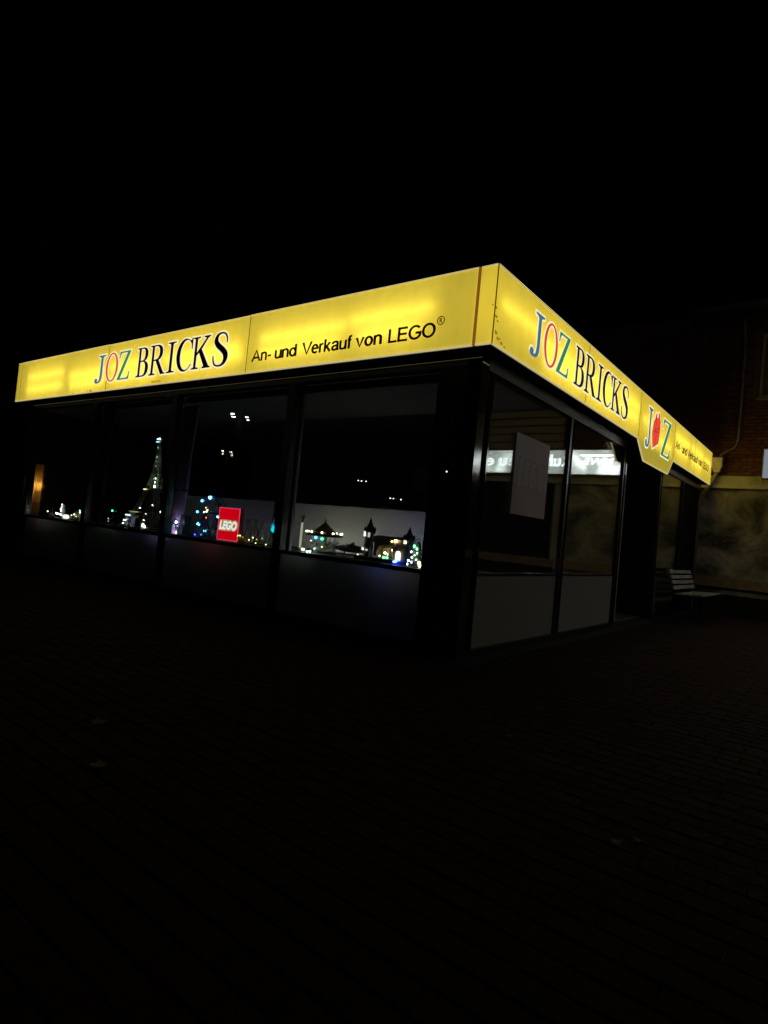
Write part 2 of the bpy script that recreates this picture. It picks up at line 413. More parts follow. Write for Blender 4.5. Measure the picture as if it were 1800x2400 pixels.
# corner column
MB().box((-.30, .16, .06), (-.16, .285, 2.684)).build('corner_post', M_alu_l, shop)
MB().box((-.56, .175, .06), (-.302, .24, 2.574)).build('corner_panel', M_dark, shop)
MB().box((-.30, .286, .06), (-.19, .365, 2.559)).build('corner_infill', M_dark, shop)
def frame_v(face, u0, u1, z0, z1, p0, p1, mat, name='mullion'):
    if face == 'A': return MB().box((u0, p0, z0), (u1, p1, z1)).build(name, mat, shop)
    return MB().box((-p1, u0, z0), (-p0, u1, z1)).build(name, mat, shop)
A_M = [(-.605, -.562), (-2.585, -2.475), (-4.80, -4.695), (-6.93, -6.82), (-9.0, -8.895)]
for u0, u1 in A_M: frame_v('A', u0, u1, .06, 2.574, .165, .26, M_alu)
for k in range(4):
    b0, b1 = A_M[k+1][1], A_M[k][0]
    MB().box((b0, .178, .695), (b1, .208, .735)).build('transom', M_alu, shop)
    MB().box((b0+.003, .194, .062), (b1-.003, .200, .694)).build('spandrel', M_film, shop)
    for q, (yy, tl) in enumerate(((.196, 0), (.222, R_(.27)))):
        o = MB().box((b0+.002, -.003, -.92), (b1-.002, .003, .919)).build('pane', M_glass, shop, (0, yy, 1.655))
        o.rotation_euler = (-tl if k in (1, 2, 3) else 0, 0, 0)
B_P = [(.41, 2.36), (2.46, 4.47), (6.69, 8.33)]
for b0, b1 in B_P:
    MB().box((-.25, b0, .73), (-.18, b1, .75)).build('transom', M_alu, shop)
    MB().box((-.203, b0+.003, .062), (-.197, b1-.003, .729)).build('spandrel', M_film_b if b0 < 5 else M_film_c, shop)
    for xx in (-.196, -.222):
        MB().box((xx-.003, b0+.002, .752), (xx+.003, b1-.002, 2.558)).build('pane', M_glass, shop)
for u0, u1 in ((.366, .408), (2.362, 2.458), (4.472, 4.56), (6.6, 6.688), (8.332, 8.40)):
    frame_v('B', u0, u1, .06, 2.559, .17, .26, M_alu)
    frame_v('B', u1-.022, u1+.002, .062, 2.556, .158, .169, M_alu_l, 'frame_bead')
MB().box((-.23, 8.41, .06), (-.19, LB-.01, 2.555)).build('blind_panel', pmat('matt black panel', (.008, .008, .008), .9, spec=.05), shop)
# recessed entrance under the hanging tab
MB().box((-1.25, 4.50, .0), (-.27, 4.555, 2.68)).build('recess_cheek', M_dark, shop)
MB().box((-1.25, 6.605, .0), (-.27, 6.66, 2.68)).build('recess_cheek', M_dark, shop)
dr = MB().box((-1.22, 4.56, .03), (-1.17, 6.60, 2.2)).build('door', M_dark, shop)
MB().box((-1.165, 5.56, .04), (-1.15, 5.60, 2.19)).build('door_frame', M_alu, dr)
MB().cyl((-1.10, 5.48, .9), (-1.10, 5.48, 1.5), .014).build('handle', M_alu_l, dr)
MB().box((-1.22, 4.56, 2.2), (-1.15, 6.60, 2.68)).build('door_header', M_dark, shop)
for b0, b1 in ((-4.69, -2.59), (-2.47, -.62), (-6.81, -4.81)):
    MB().box((b0, .30, 2.49), (b1, .36, 2.572)).build('blind_box', pmat('blind box', (.16, .13, .11), .6), shop)

# ------------------------------------------------------------------ illuminated sign bands
def lightbox(face, L, ribs, tubes):
    root = empty('fascia_sign', (0, 0, 0))
    def bx(u0, u1, d0, d1, z0, z1, name, mat):
        if face == 'A': return MB().box((-u1, d0, z0), (-u0, d1, z1)).build(name, mat, root)
        return MB().box((-d1, u0, z0), (-d0, u1, z1)).build(name, mat, root)
    e = .0 if face == 'A' else .0
    bx(.205 if face == 'A' else .01, L, .195, .205, ZS+.02, ZT-.02, 'back_plate', M_inbox)
    bx(.01 if face == 'A' else .205, L, .012, .194, ZT-.012, ZT, 'top_plate', M_roof)
    for u0, u1, z in tubes:
        if face == 'A': MB().cyl((-u0, .066, z), (-u1, .066, z), .013, n=10).build('lamp_tube', M_tube, root)
        else: MB().cyl((-.066, u0, z), (-.066, u1, z), .013, n=10).build('lamp_tube', M_tube, root)
    for u in ribs:
        bx(u-.006, u+.006, .05, .194, ZS+.03, ZT-.03, 'rib', M_inbox)
    return root, bx
def sheet(root, face, poly, proud=0.):
    me = bpy.data.meshes.new('sign_panel')
    if face == 'A': vs_ = [(u, -proud, z) for u, z in poly]
    else: vs_ = [(proud, u, z) for u, z in poly]
    me.from_pydata(vs_, [], [tuple(range(len(poly)))]); me.update()
    return link('sign_panel', me, M_yellow, root)

tA = []
for a, b in ((7.65, 8.95),):
    tA += [(a, b, 3.09), (a, b, 2.87)]
tA += [(6.35, 7.45, 3.0), (6.35, 7.4, 2.84), (5.0, 6.2, 3.03), (5.0, 6.15, 2.86), (3.3, 4.85, 3.02), (3.25, 4.7, 2.92),
       (1.65, 2.95, 3.07), (1.75, 2.95, 2.90), (.62, 1.6, 3.10), (.75, 1.5, 2.93)]
signA, bA = lightbox('A', LA-.01, (9.0, 7.56, 6.28, 4.92, 3.15, 1.62, .55), tA)
tag(signA, 'long yellow backlit fascia sign over the display windows with registered mark lettering', 'sign', 'yellow fascia signs')
jit = [.003, -.002, .002, 0]
segsA = [(-LA, -9.236), (-9.232, -6.284), (-6.28, -3.152), (-3.148, -.186), (-.160, -.004)]
for i, (u0, u1) in enumerate(segsA):
    dz = [.0, .003, -.002, .002, .0][i]
    sheet(signA, 'A', [(u0, ZS+.012), (u1, ZS+.012), (u1, ZT-.008+dz), (u0, ZT-.008+dz)], proud=[0, .002, .001, .002, 0][i])
    MB().box((u0+.002, -.006, ZS), (u1-.002, .012, ZS+.012)).build('lower_lip', M_lip, signA)
    MB().box((u0+.002, -.005, ZT-.007+dz), (u1-.002, .010, ZT+.002+dz)).build('upper_lip', M_lip, signA)
MB().box((-.1855, -.008, ZS+.001), (-.1605, .004, ZT-.002)).build('joint_strip', M_brown, signA)
MB().box((-9.2355, -.005, ZS+.013), (-9.2325, .004, ZT-.01)).build('joint_strip', M_brown, signA)
for xx in (-6.282, -3.150):
    MB().box((xx-.0035, -.0035, ZS+.013), (xx+.0035, .003, ZT-.012)).build('joint_strip', pmat('dark joint', (.10, .075, .01), .7), signA)  # dark brown strip over the panel joint
MB().box((-.0035, -.0045, ZS), (.0045, .0035, ZT)).build('corner_trim', emat('brown corner trim backlit', (.07, .04, .004), 1), signA)
MB().box((-LA-.012, -.004, ZS), (-LA-.002, .205, ZT)).build('end_cap', pmat('end cap paint', (.3, .26, .1), .6), signA)
# dirt and an old sticker on the lower edge
MB().box((-5.08, -.0055, 2.715), (-4.86, -.003, 2.742)).build('sticker', emat('amber sticker backlit', (.55, .30, .01), 1), signA)

tB = [(.12, .95, 3.08), (1.0, 2.2, 3.02), (1.05, 2.15, 2.86), (2.35, 3.4, 3.06), (2.3, 3.3, 2.88), (3.5, 4.4, 3.12), (3.45, 4.38, 2.94),
      (4.6, 5.5, 3.02), (5.2, 6.4, 2.86), (6.65, 7.8, 3.14), (6.7, 7.7, 2.94), (7.95, 9.1, 3.15), (8.0, 9.0, 2.92), (9.2, 9.9, 3.1)]
signB, bB = lightbox('B', LB-.01, (.98, 2.265, 3.44, 4.5, 6.52, 7.87, 9.15), tB)
tag(signB, 'yellow backlit fascia sign on the entrance side with hanging tab and red brick emblem', 'sign', 'yellow fascia signs')
zb, zt = ZS+.012, ZT-.008
for u0, u1 in ((.006, 2.262), (2.268, 4.44)):
    sheet(signB, 'B', [(u0, zb), (u1, zb), (u1, zt), (u0, zt)], .001)
sheet(signB, 'B', [(4.444, zb-.02), (4.80, 2.43), (6.27, 2.43), (6.576, zb), (6.576, zt), (4.444, zt)], .002)
for u0, u1 in ((6.582, 8.28), (8.285, LB-.012)):
    sheet(signB, 'B', [(u0, zb), (u1, zb), (u1, zt), (u0, zt)], .001)
for u0, u1 in ((.006, 4.435), (6.58, LB)):
    MB().box((-.012, u0, ZS), (.006, u1, ZS+.011)).build('lower_lip', M_lip, signB)
MB().box((-.010, .006, ZT-.007), (.006, LB, ZT+.002)).build('upper_lip', M_lip, signB)
MB().box((-.010, LB-.011, ZS+.012), (.004, LB, ZT-.008)).build('end_lip', M_lip, signB)
def slant(p, q, wd, name, mat):
    (u0, z0), (u1, z1) = p, q; d = Vector((u1-u0, z1-z0)).normalized(); nn = Vector((-d.y, d.x))*wd
    vs_ = [(x, u+a*nn.x, z_+a*nn.y) for x in (-.012, .0065) for u, z_ in ((u0, z0), (u1, z1)) for a in (0, 1)]
    return MB().add(vs_, [(0,2,3,1),(4,5,7,6),(0,1,5,4),(2,6,7,3),(0,4,6,2),(1,3,7,5)]).build(name, mat, signB)
slant((4.435, ZS-.012), (4.795, 2.42), .010, 'tab_lip', M_lip)
slant((4.797, 2.42), (6.273, 2.42), .010, 'tab_lip', M_lip)
slant((6.275, 2.42), (6.582, ZS-.002), .010, 'tab_lip', M_lip)
# solid back of the hanging tab
tb_ = [(4.45, ZS+.0), (4.80, 2.425), (6.27, 2.425), (6.575, ZS+.0)]
MB().add([(x, u, z_) for x in (-.16, -.012) for u, z_ in tb_], [(0,1,2,3),(7,6,5,4),(0,4,5,1),(1,5,6,2),(2,6,7,3),(3,7,4,0)]).build('tab_back', M_dark, signB)
for yy in (2.265, 4.442, 6.579, 8.2825):
    MB().box((-.004, yy-.003, zb+.002), (.0035, yy+.003, zt-.002)).build('joint_strip', pmat('dark joint', (.10, .075, .01), .7), signB)

M_grime = emat('grime dimming the panel', (.27, .20, .016), 1)
for face, sg, spots in (('B', signB, ((.03, 2.93, .03), (.06, 2.90, .02), (.05, 2.80, .035), (.09, 2.76, .03), (.16, 2.74, .028), (.22, 2.725, .02), (.02, 3.0, .018), (.13, 2.77, .016))), ('A', signA, ((-6.72, 2.712, .035), (-6.66, 2.708, .02), (-6.80, 2.712, .018), (-7.25, 2.71, .02), (-.02, 3.02, .012)))):
    for u, z_, q in spots:
        lp = [(q*(.6+.5*random.random())*math.cos(2*math.pi*k/9), .6*q*(.5+.6*random.random())*math.sin(2*math.pi*k/9)) for k in range(9)]
        put('grime_spot', curve_mesh('grime_spot', [lp], .0008), M_grime, sg, face, u, z_, .0032)
end_fill = bpy.data.meshes.new('sign_panel'); end_fill.from_pydata([(-.19, LB+.001, ZS+.013), (-.012, LB+.001, ZS+.013), (-.012, LB+.001, ZT-.013), (-.19, LB+.001, ZT-.013)], [], [(3, 2, 1, 0)]); end_fill.update()
link('sign_panel', end_fill, M_yellow, signB)  # glowing end panel added to brighten the neighbour wall and hopper
COLS = {'J': M_blue_v, 'O': M_red_v, 'Z': M_green_v}
LAY = [('J', 0.00, .27), ('O', .30, .63), ('Z', .64, .95), ('B', 1.13, 1.42), ('R', 1.45, 1.83), ('I', 1.86, 2.04), ('C', 2.07, 2.40), ('K', 2.41, 2.79), ('S', 2.83, 3.12)]
for ch, a, b in LAY:
    serif_letter(signA, ch, 'A', -6.62+a, -6.62+b, 2.822, 3.228, COLS.get(ch, M_black_v))
    serif_letter(signB, ch, 'B', .72+a, .72+b, 2.822, 3.238, COLS.get(ch, M_black_v))
serif_letter(signB, 'J', 'B', 4.79, 5.09, 2.66, 3.24, M_blue_v, .026)
serif_letter(signB, 'Z', 'B', 5.72, 6.26, 2.66, 3.24, M_green_v, .026)
def sq(*a): return bez(*a, n=7)
def stroke_glyph(ch):
    """sans-serif letter as centre lines; cap height 1, x-height .74"""
    X = .73
    oo = lambda cx, rx: [arc(cx, X/2-.0, rx, X/2-.0, 90, 450, 24)]
    g = {
     'A': (.78, [[(.04, 0), (.39, .96), (.74, 0)], [(.17, .32), (.61, .32)]]),
     'n': (.50, [[(.06, 0), (.06, X)], [(.06, .42)] + sq((.06, .50), (.08, .67), (.30, .76), (.40, .62)) + sq((.43, .57), (.44, .52), (.44, .48), (.44, 0))]),
     '-': (.34, [[(.03, .36), (.31, .36)]]),
     'u': (.50, [[(.44, X), (.44, 0)], [(.06, X)] + sq((.06, .26), (.06, .10), (.12, .05), (.22, .055)) + sq((.24, .055), (.36, .06), (.44, .16), (.44, .32))]),
     'd': (.53, [[(.47, 0), (.47, 1)], arc(.26, X/2, .20, X/2-.05, 20, 340, 22)]),
     'V': (.68, [[(.03, 1), (.36, .05), (.69, 1)]]),
     'e': (.54, [[(.08, .40), (.47, .40)] + arc(.27, X/2, .205, X/2-.05, 8, 318, 22)]),
     'r': (.32, [[(.06, 0), (.06, X)], sq((.06, .42), (.07, .60), (.15, .70), (.30, .665))]),
     'k': (.50, [[(.06, 0), (.06, 1)], [(.42, X), (.09, .30)], [(.19, .42), (.45, 0)]]),
     'a': (.53, [sq((.07, .52), (.08, .66), (.18, .69), (.26, .69)) + sq((.30, .69), (.43, .68), (.44, .60), (.44, .50)) + [(.44, .18), (.48, 0)], sq((.44, .41), (.36, .37), (.07, .42), (.07, .20)) + sq((.07, .17), (.08, .0), (.40, .0), (.44, .27))]),
     'f': (.30, [[(.13, 0), (.13, .80)] + sq((.13, .82), (.13, .92), (.18, .97), (.30, .95)), [(.02, .67), (.28, .67)]]),
     'v': (.50, [[(.03, X), (.25, .04), (.47, X)]]),
     'o': (.54, [arc(.27, X/2, .205, X/2-.05, 90, 450, 26)]),
     'L': (.60, [[(.07, 1), (.07, .055), (.58, .055)]]),
     'E': (.68, [[(.64, .945), (.07, .945), (.07, .055), (.66, .055)], [(.07, .52), (.60, .52)]]),
     'G': (.84, [arc(.43, .5, .37, .45, 42, 335, 26) + [(.77, .46), (.46, .46)]]),
     'O': (.84, [arc(.42, .5, .36, .45, 90, 450, 32)]),
    }[ch]
    return g
def ribbon(pts, wd):
    closed = math.dist(pts[0], pts[-1]) < 1e-4
    p = [pts[0]]
    for q in pts[1:]:
        if math.dist(q, p[-1]) > 1e-5: p.append(q)
    if closed: p = p[:-1]
    n = len(p); L_ = []; R2 = []
    for i in range(n):
        a = p[i-1] if (i or closed) else p[i]; c = p[(i+1) % n] if (i < n-1 or closed) else p[i]; b = p[i]
        d1 = Vector((b[0]-a[0], b[1]-a[1])); d2 = Vector((c[0]-b[0], c[1]-b[1]))
        d1 = d1.normalized() if d1.length > 1e-6 else d2.normalized(); d2 = d2.normalized() if d2.length > 1e-6 else d1
        n1 = Vector((-d1.y, d1.x)); n2 = Vector((-d2.y, d2.x)); q = (n1+n2)/max(1+n1.dot(n2), .5)*wd/2
        L_.append((b[0]+q.x, b[1]+q.y)); R2.append((b[0]-q.x, b[1]-q.y))
    m = n if closed else n-1
    vs_ = L_ + R2
    return vs_, [(i, (i+1) % n, n+(i+1) % n, n+i) for i in range(m)]
def stroke_word(body, wd=.165, gap=.055):
    vs_ = []; fs = []; x = 0
    for ch in body:
        w_, strokes = stroke_glyph(ch)
        for k, st in enumerate(strokes):
            v, f = ribbon(st, wd); n0 = len(vs_)
            vs_ += [(x+a, b, .0004*k) for a, b in v]; fs += [tuple(n0+i for i in q) for q in f]
        x += w_+gap
    me = bpy.data.meshes.new('lettering'); me.from_pydata(vs_, [], fs); me.update()
    bm = bmesh.new(); bm.from_mesh(me); bmesh.ops.solidify(bm, geom=bm.faces[:], thickness=.002); bm.to_mesh(me); bm.free()
    return me, x-gap
def words(sign, face, u0, u1, zc0, zc1, parts):
    h = zc1-zc0
    for body, f0, f1, lo, hi in parts:
        me, wt = stroke_word(body)
        for v in me.vertices: v.co.x *= (f1-f0)/wt; v.co.y *= h; v.co.z *= .5
        put('lettering', me, M_text, sign, face, u0+f0, zc0, .006)
# x positions measured along the band, heights in cap heights
PW = [('An-', -.02, .305, 0, 1), ('und', .365, .70, 0, 1), ('Verkauf', .79, 1.475, 0, 1), ('von', 1.535, 1.855, 0, 1), ('LEGO', 1.935, 2.46, 0, 1)]
PB = [('An-', 0, .36, 0, 1), ('und', .47, .87, 0, 1), ('Verkauf', .92, 1.86, 0, 1), ('von', 1.91, 2.30, 0, 1), ('LEGO', 2.39, 3.01, 0, 1)]
words(signA, 'A', -3.035, 0, 2.815, 2.945, PW)
words(signB, 'B', 6.675, 0, 2.925, 3.065, PB)
rg = put('registered_mark', curve_mesh('registered_mark', [arc(0, 0, .040, .040, 0, 360, 32)[:-1], arc(0, 0, .033, .033, 360, 0, 32)[:-1]], .004), M_text, signA, 'A', -.525, 2.954, .006)
rm = fit(text_mesh('registered_letter', 'R', 1, .004, off=.01), -.014, -.021, .017, .021)
put('registered_letter', rm, M_text, signA, 'A', -.525, 2.954, .006)
# red toy brick emblem (flat print)
EP = [(5.20, 2.685), (5.52, 2.80), (5.56, 2.98), (5.555, 3.165), (5.49, 3.195), (5.475, 3.255), (5.43, 3.26), (5.41, 3.185), (5.335, 3.155), (5.315, 3.225), (5.265, 3.215), (5.245, 3.14), (5.17, 3.085), (5.115, 2.90)]
ep = [(u-5.1, z_-2.68) for u, z_ in EP]
if area(ep) < 0: ep = ep[::-1]
em = put('emblem', curve_mesh('emblem', [ep], .003), M_redbrick_v, signB, 'B', 5.1, 2.68, .0075)
eo = link('emblem_outline', curve_mesh('emblem_outline', [offset(ep, .03)], .002), M_white_v, em); eo.location = (0, 0, -.0035)
for loops in ([arc(.19, .47, .032, .03, 0, 360, 18)[:-1]], [arc(.35, .52, .032, .032, 0, 360, 18)[:-1]], [arc(.20, .30, .035, .022, 0, 360, 18)[:-1]], [arc(.36, .345, .035, .024, 0, 360, 18)[:-1]],
              [[(.225, .02), (.24, .03), (.25, .27), (.235, .27)]], [[(.05, .24), (.24, .262), (.44, .30), (.44, .312), (.24, .276), (.05, .252)]], [[(.13,.42),(.235,.385),(.24,.395),(.14,.43)]]):
    lp = [l_ if area(l_) > 0 else l_[::-1] for l_ in loops]
    q = link('emblem_shading', curve_mesh('emblem_shading', lp, .001), M_redbrick_d, em); q.location = (0, 0, .0025)

# ------------------------------------------------------------------ brick building beyond, with its own lit sign
YW = 10.30
nb = empty('brick_building', (0, YW, 0))
tag(nb, 'dark brick building with painted lower wall and gutter pipe behind the shop', 'building')
M_mort = pmat('mortar', (.16, .12, .10), .9, 0, var=.25, vscale=12)
M_brick = pmat('red brick', (.17, .06, .04), .8, 0, var=.3, vscale=18, bump=.4, bscale=90, island=.35)
M_band = pmat('ochre painted band', (.68, .65, .52), .7, 0, var=.22, vscale=5, bump=.2)
M_wood = pmat('timber ledge', (.40, .30, .18), .7, 0, var=.3, vscale=8)
M_white_fr = pmat('cream window frame', (.42, .38, .28), .6, 0, var=.15)
MB().box((-6, .012, 2.93), (14, 4, 6.5)).build('wall', M_mort, nb)
# painted lower wall with brush strokes
def mural():
    m = bpy.data.materials.new('weathered mural paint'); m.use_nodes = True; n = m.node_tree.nodes; l = m.node_tree.links
    b = n['Principled BSDF']; b.inputs['Roughness'].default_value = .75
    geo = n.new('ShaderNodeNewGeometry'); mp = n.new('ShaderNodeMapping'); mp.inputs['Scale'].default_value = (1.0, 1, 1.3); mp.inputs['Rotation'].default_value = (0, .35, 0)
    mp.inputs['Location'].default_value = (3.1, 0, 1.7)
    l.new(geo.outputs['Position'], mp.inputs[0])
    no = n.new('ShaderNodeTexNoise'); no.inputs['Scale'].default_value = 1.15; no.inputs['Detail'].default_value = 9; no.inputs['Roughness'].default_value = .62; no.inputs['Distortion'].default_value = .7
    l.new(mp.outputs[0], no.inputs['Vector'])
    cr = n.new('ShaderNodeValToRGB'); e = cr.color_ramp.elements
    e[0].position = .36; e[0].color = (.06, .056, .04, 1); e[1].position = .46; e[1].color = (.24, .23, .16, 1)
    for p, c in ((.55, (.42, .41, .29)), (.62, (.60, .58, .42)), (.72, (.34, .34, .24))):
        q = e.new(p); q.color = (*c, 1)
    l.new(no.outputs['Fac'], cr.inputs[0])
    n2 = n.new('ShaderNodeTexNoise'); n2.inputs['Scale'].default_value = 9; n2.inputs['Detail'].default_value = 8
    l.new(geo.outputs['Position'], n2.inputs['Vector'])
    mx = n.new('ShaderNodeMix'); mx.data_type = 'RGBA'; mx.blend_type = 'MULTIPLY'; mx.inputs[0].default_value = .7
    l.new(cr.outputs[0], mx.inputs[6]); l.new(n2.outputs['Color'], mx.inputs[7]); 
    hs = n.new('ShaderNodeHueSaturation'); hs.inputs['Value'].default_value = 1.9; hs.inputs['Saturation'].default_value = .75; l.new(mx.outputs[2], hs.inputs['Color'])
    l.new(hs.outputs[0], b.inputs['Base Color'])
    bp = n.new('ShaderNodeBump'); bp.inputs['Strength'].default_value = .3; bp.inputs['Distance'].default_value = .02
    l.new(n2.outputs['Fac'], bp.inputs['Height']); l.new(bp.outputs[0], b.inputs['Normal'])
    return m
M_mural = mural()
MB().box((-6, .03, .0), (2.98, 4, 2.655)).build('painted_wall', M_mural, nb)
MB().box((2.98, .03, .55), (3.12, .3, 2.655)).build('pier', M_band, nb)
MB().box((3.12, .25, .0), (9.0, .30, 2.655)).build('shop_window', pmat('dark window glass', (.008, .008, .009), .08), nb)
MB().box((9.0, .03, .0), (14, 4, 2.655)).build('painted_wall', M_mural, nb)
MB().box((-6, -.05, .545), (9, .029, .75)).build('ledge', M_wood, nb)
MB().box((-6, -.02, .0), (9, .028, .40)).build('plinth', M_dark, nb)
MB().box((-6, -.015, 2.725), (14, .03, 2.928)).build('beam', M_band, nb)
MB().box((-6, -.075, 2.655), (14, .03, 2.722)).build('cornice', pmat('lit cornice paint', (.80, .77, .64), .7, 0, var=.15, vscale=6), nb)  # band paint made lighter for the light caught on the jutting edge
MB().box((-.6, -.25, 6.5), (14, 4.2, 6.62)).build('eaves', pmat('eaves board', (.22, .15, .13), .7), nb)
MB().box((-.5, -.10, 6.22), (14, .011, 6.498)).build('fascia_board', pmat('eaves board dark', (.06, .055, .05), .7), nb)
# bricks
BW, BH = .25, .075
bm_ = MB().box((.006, -.012, .006), (BW-.006, .02, BH-.006)).mesh('brick', bevel=.003); bm_.materials.append(M_brick)
lst = []
for j in range(int((6.2-2.94)/BH)):
    for i in range(int(-1.5/BW)-1, int(3.4/BW)):
        x = (i + (.5 if j % 2 else 0))*BW; z_ = 2.94 + j*BH
        if x + BW > .72 and x < 2.25 and 4.56 < z_+BH and z_ < 5.95: continue
        lst.append((x, z_))
key = lambda c: (0 if 0.0 < c[0] < 1.25 else 1, c[1])
lst.sort(key=key)
for x, z_ in lst[:300]:
    o = link('brick', bm_, None, nb, (x, random.uniform(-.002, .002), z_))
rest = MB()
for x, z_ in lst[300:]: rest.box((x+.006, -.012+random.uniform(-.002, .002), z_+.006), (x+BW-.006, .02, z_+BH-.006))
tag(rest.build('brick_field', M_brick, nb), kind='stuff')
# upper window
wn = MB().box((.745, -.03, 4.57), (.80, .05, 5.93)).box((2.15, -.03, 4.57), (2.205, .05, 5.93)).box((.80, -.03, 5.87), (2.15, .05, 5.93)).box((.80, -.03, 4.57), (2.15, .05, 4.64)).box((1.44, -.02, 4.64), (1.5, .05, 5.87)).build('window', M_white_fr, nb)
MB().box((.80, .02, 4.64), (1.44, .03, 5.87)).build('window_pane', pmat('dark window glass', (.008, .008, .009), .08), wn)
MB().box((1.5, .02, 4.64), (2.15, .03, 5.87)).build('window_pane', pmat('dark window glass', (.008, .008, .009), .08), wn)
MB().box((.70, -.09, 4.53), (2.25, .02, 4.568)).build('window_sill', M_white_fr, wn)
# timber siding above the sign
MB().box((2.98, -.004, 3.50), (9.02, .0115, 4.62)).build('siding_backing', M_dark, nb)
M_board = pmat('timber siding', (.62, .54, .36), .7, 0, var=.3, vscale=7, bump=.2)
for j in range(6):
    z_ = 3.53 + j*.206 if j else 3.53
    vs_ = [(3.0, -.0045, z_), (9.0, -.0045, z_), (9.0, -.0045, z_+.168), (3.0, -.0045, z_+.168), (3.0, -.045, z_), (9.0, -.045, z_), (9.0, -.015, z_+.168), (3.0, -.015, z_+.168)]
    if z_+.168 > 4.6: continue
    MB().add(vs_, [(0,3,2,1),(4,5,6,7),(0,1,5,4),(1,2,6,5),(2,3,7,6),(3,0,4,7)]).build('siding_board', M_board, nb)
# gutter pipe, hopper and bend
M_zinc = pmat('zinc', (.34, .32, .27), .55, .2, var=.25, vscale=10)
pts = [(.385, -.13, 6.3), (.40, -.07, 6.1), (.43, -.06, 5.7), (.435, -.06, 4.2), (.43, -.06, 3.72)] + \
      [(.43-.10*(1-math.cos(a)), -.06-.02*math.sin(a), 3.72-.22*math.sin(a)) for a in (.5, 1.0, 1.4)] + [(.22, -.09, 3.44), (.15, -.1, 3.38), (.115, -.1, 3.28)]
MB().tube(pts, .028, 10).build('downpipe', M_zinc, nb, smooth=True)
hp = MB().add([(-.01, -.23, 3.09), (.185, -.23, 3.09), (.185, -.03, 3.09), (-.01, -.03, 3.09), (-.01, -.23, 3.29), (.185, -.23, 3.29), (.185, -.03, 3.29), (-.01, -.03, 3.29)],
              [(0,3,2,1),(4,5,6,7),(0,1,5,4),(1,2,6,5),(2,3,7,6),(3,0,4,7)])
hp.add([(-.005, -.225, 3.09), (.18, -.225, 3.09), (.18, -.035, 3.09), (-.005, -.035, 3.09), (.03, -.19, 2.98), (.14, -.19, 2.98), (.14, -.07, 2.98), (.03, -.07, 2.98)],
       [(0,1,5,4),(1,2,6,5),(2,3,7,6),(3,0,4,7),(4,5,6,7)])
hp.box((-.018, -.238, 3.27), (.193, -.022, 3.292)).box((-.018, -.238, 3.085), (.193, -.022, 3.105))
hop = hp.build('hopper', pmat('pale zinc hopper', (.62, .59, .48), .6, .1, var=.2, vscale=12), nb)
MB().tube([(.085, -.13, 3.0), (.07, -.13, 2.92), (.03, -.13, 2.84), (-.005, -.13, 2.76), (-.05, -.13, 2.66), (-.12, -.12, 2.56), (-.19, -.10, 2.46), (-.22, -.10, 2.3), (-.22, -.10, .0)], .045, 12).build('downpipe', M_zinc, nb, smooth=True)
# white lit sign of the neighbour
ws = empty('white_sign', (0, YW, 0))
tag(ws, 'white lit shop sign box on the brick building, mirrored in the entrance side glass', 'sign')
M_whiteacr = backlit('white acrylic', (.62, .66, .66), (.44, .49, .49), 1.0, mott=.05, streak=False)
M_wcase = pmat('sign case', (.55, .53, .47), .5, 0, var=.1)
SX0, SX1 = .92, 6.6
for lo, hi in (((SX0, -.20, 2.86), (SX1, .0, 2.875)), ((SX0, -.20, 3.465), (SX1, .0, 3.48)), ((SX0, -.20, 2.875), (SX0+.015, .0, 3.465)), ((SX1-.015, -.20, 2.875), (SX1, .0, 3.465)), ((SX0+.015, -.012, 2.875), (SX1-.015, -.002, 3.465))):
    MB().box(lo, hi).build('case_side', M_wcase, ws)
M_dimacr = emat('dim end section of sign', (.19, .225, .25), 1)
MB().box((1.40, -.19, 2.877), (1.41, -.013, 3.463)).build('divider', M_wcase, ws)
for a, b in ((SX0+.017, 1.402), (1.408, 2.24), (2.246, 4.3), (4.306, SX1-.017)):
    me = bpy.data.meshes.new('sign_face'); me.from_pydata([(a, -.195, 2.877), (b, -.195, 2.877), (b, -.195, 3.463), (a, -.195, 3.463)], [], [(0, 1, 2, 3)]); me.update()
    link('sign_face', me, M_whiteacr if a > 1.3 else M_dimacr, ws)
for (xa, za), (xb, zb2) in (((1.48, 3.08), (1.75, 2.93)), ((1.75, 3.15), (2.0, 2.94)), ((2.33, 3.0), (2.76, 3.38)), ((3.35, 3.16), (3.62, 3.40)), ((4.28, 3.42), (4.52, 3.12)), ((4.50, 3.08), (4.72, 2.93)), ((4.98, 2.95), (5.25, 3.3)), ((5.6, 3.35), (6.0, 3.0))):
    MB().cyl((xa, -.13, za), (xb, -.13, zb2), .013, n=10).build('lamp_tube', M_tube_w, ws)
M_wtext = emat('white backlit lettering', (.86, .95, .95), 4.6)
M_gtext = emat('dim print on sign', (.16, .19, .19), 1.0)
def wtext(body, x0, x1, z0, z1, mat=M_wtext, off=.02, shear=0.):
    me = fit(text_mesh('lettering', body, 1, .004, off=off, shear=shear), 0, 0, x1-x0, z1-z0)
    o = link('lettering', me, mat, ws, (x0, -.201, z0)); o.rotation_euler = ROT_A
wtext('Ruhe', 2.68, 3.62, 3.055, 3.36); wtext('neu', 3.86, 4.66, 3.055, 3.275); wtext('erleben', 4.80, 6.45, 3.055, 3.36)
wtext('MWE', 1.68, 2.42, 3.10, 3.28, shear=-.2)
MB().add([(x, y, z_) for y in (-.204, -.199) for x, z_ in ((1.62, 3.31), (2.46, 3.31), (2.50, 3.355), (1.62, 3.355))], [(0,1,2,3),(7,6,5,4),(0,4,5,1),(1,5,6,2),(2,6,7,3),(3,7,4,0)]).build('logo_bar', M_wtext, ws)

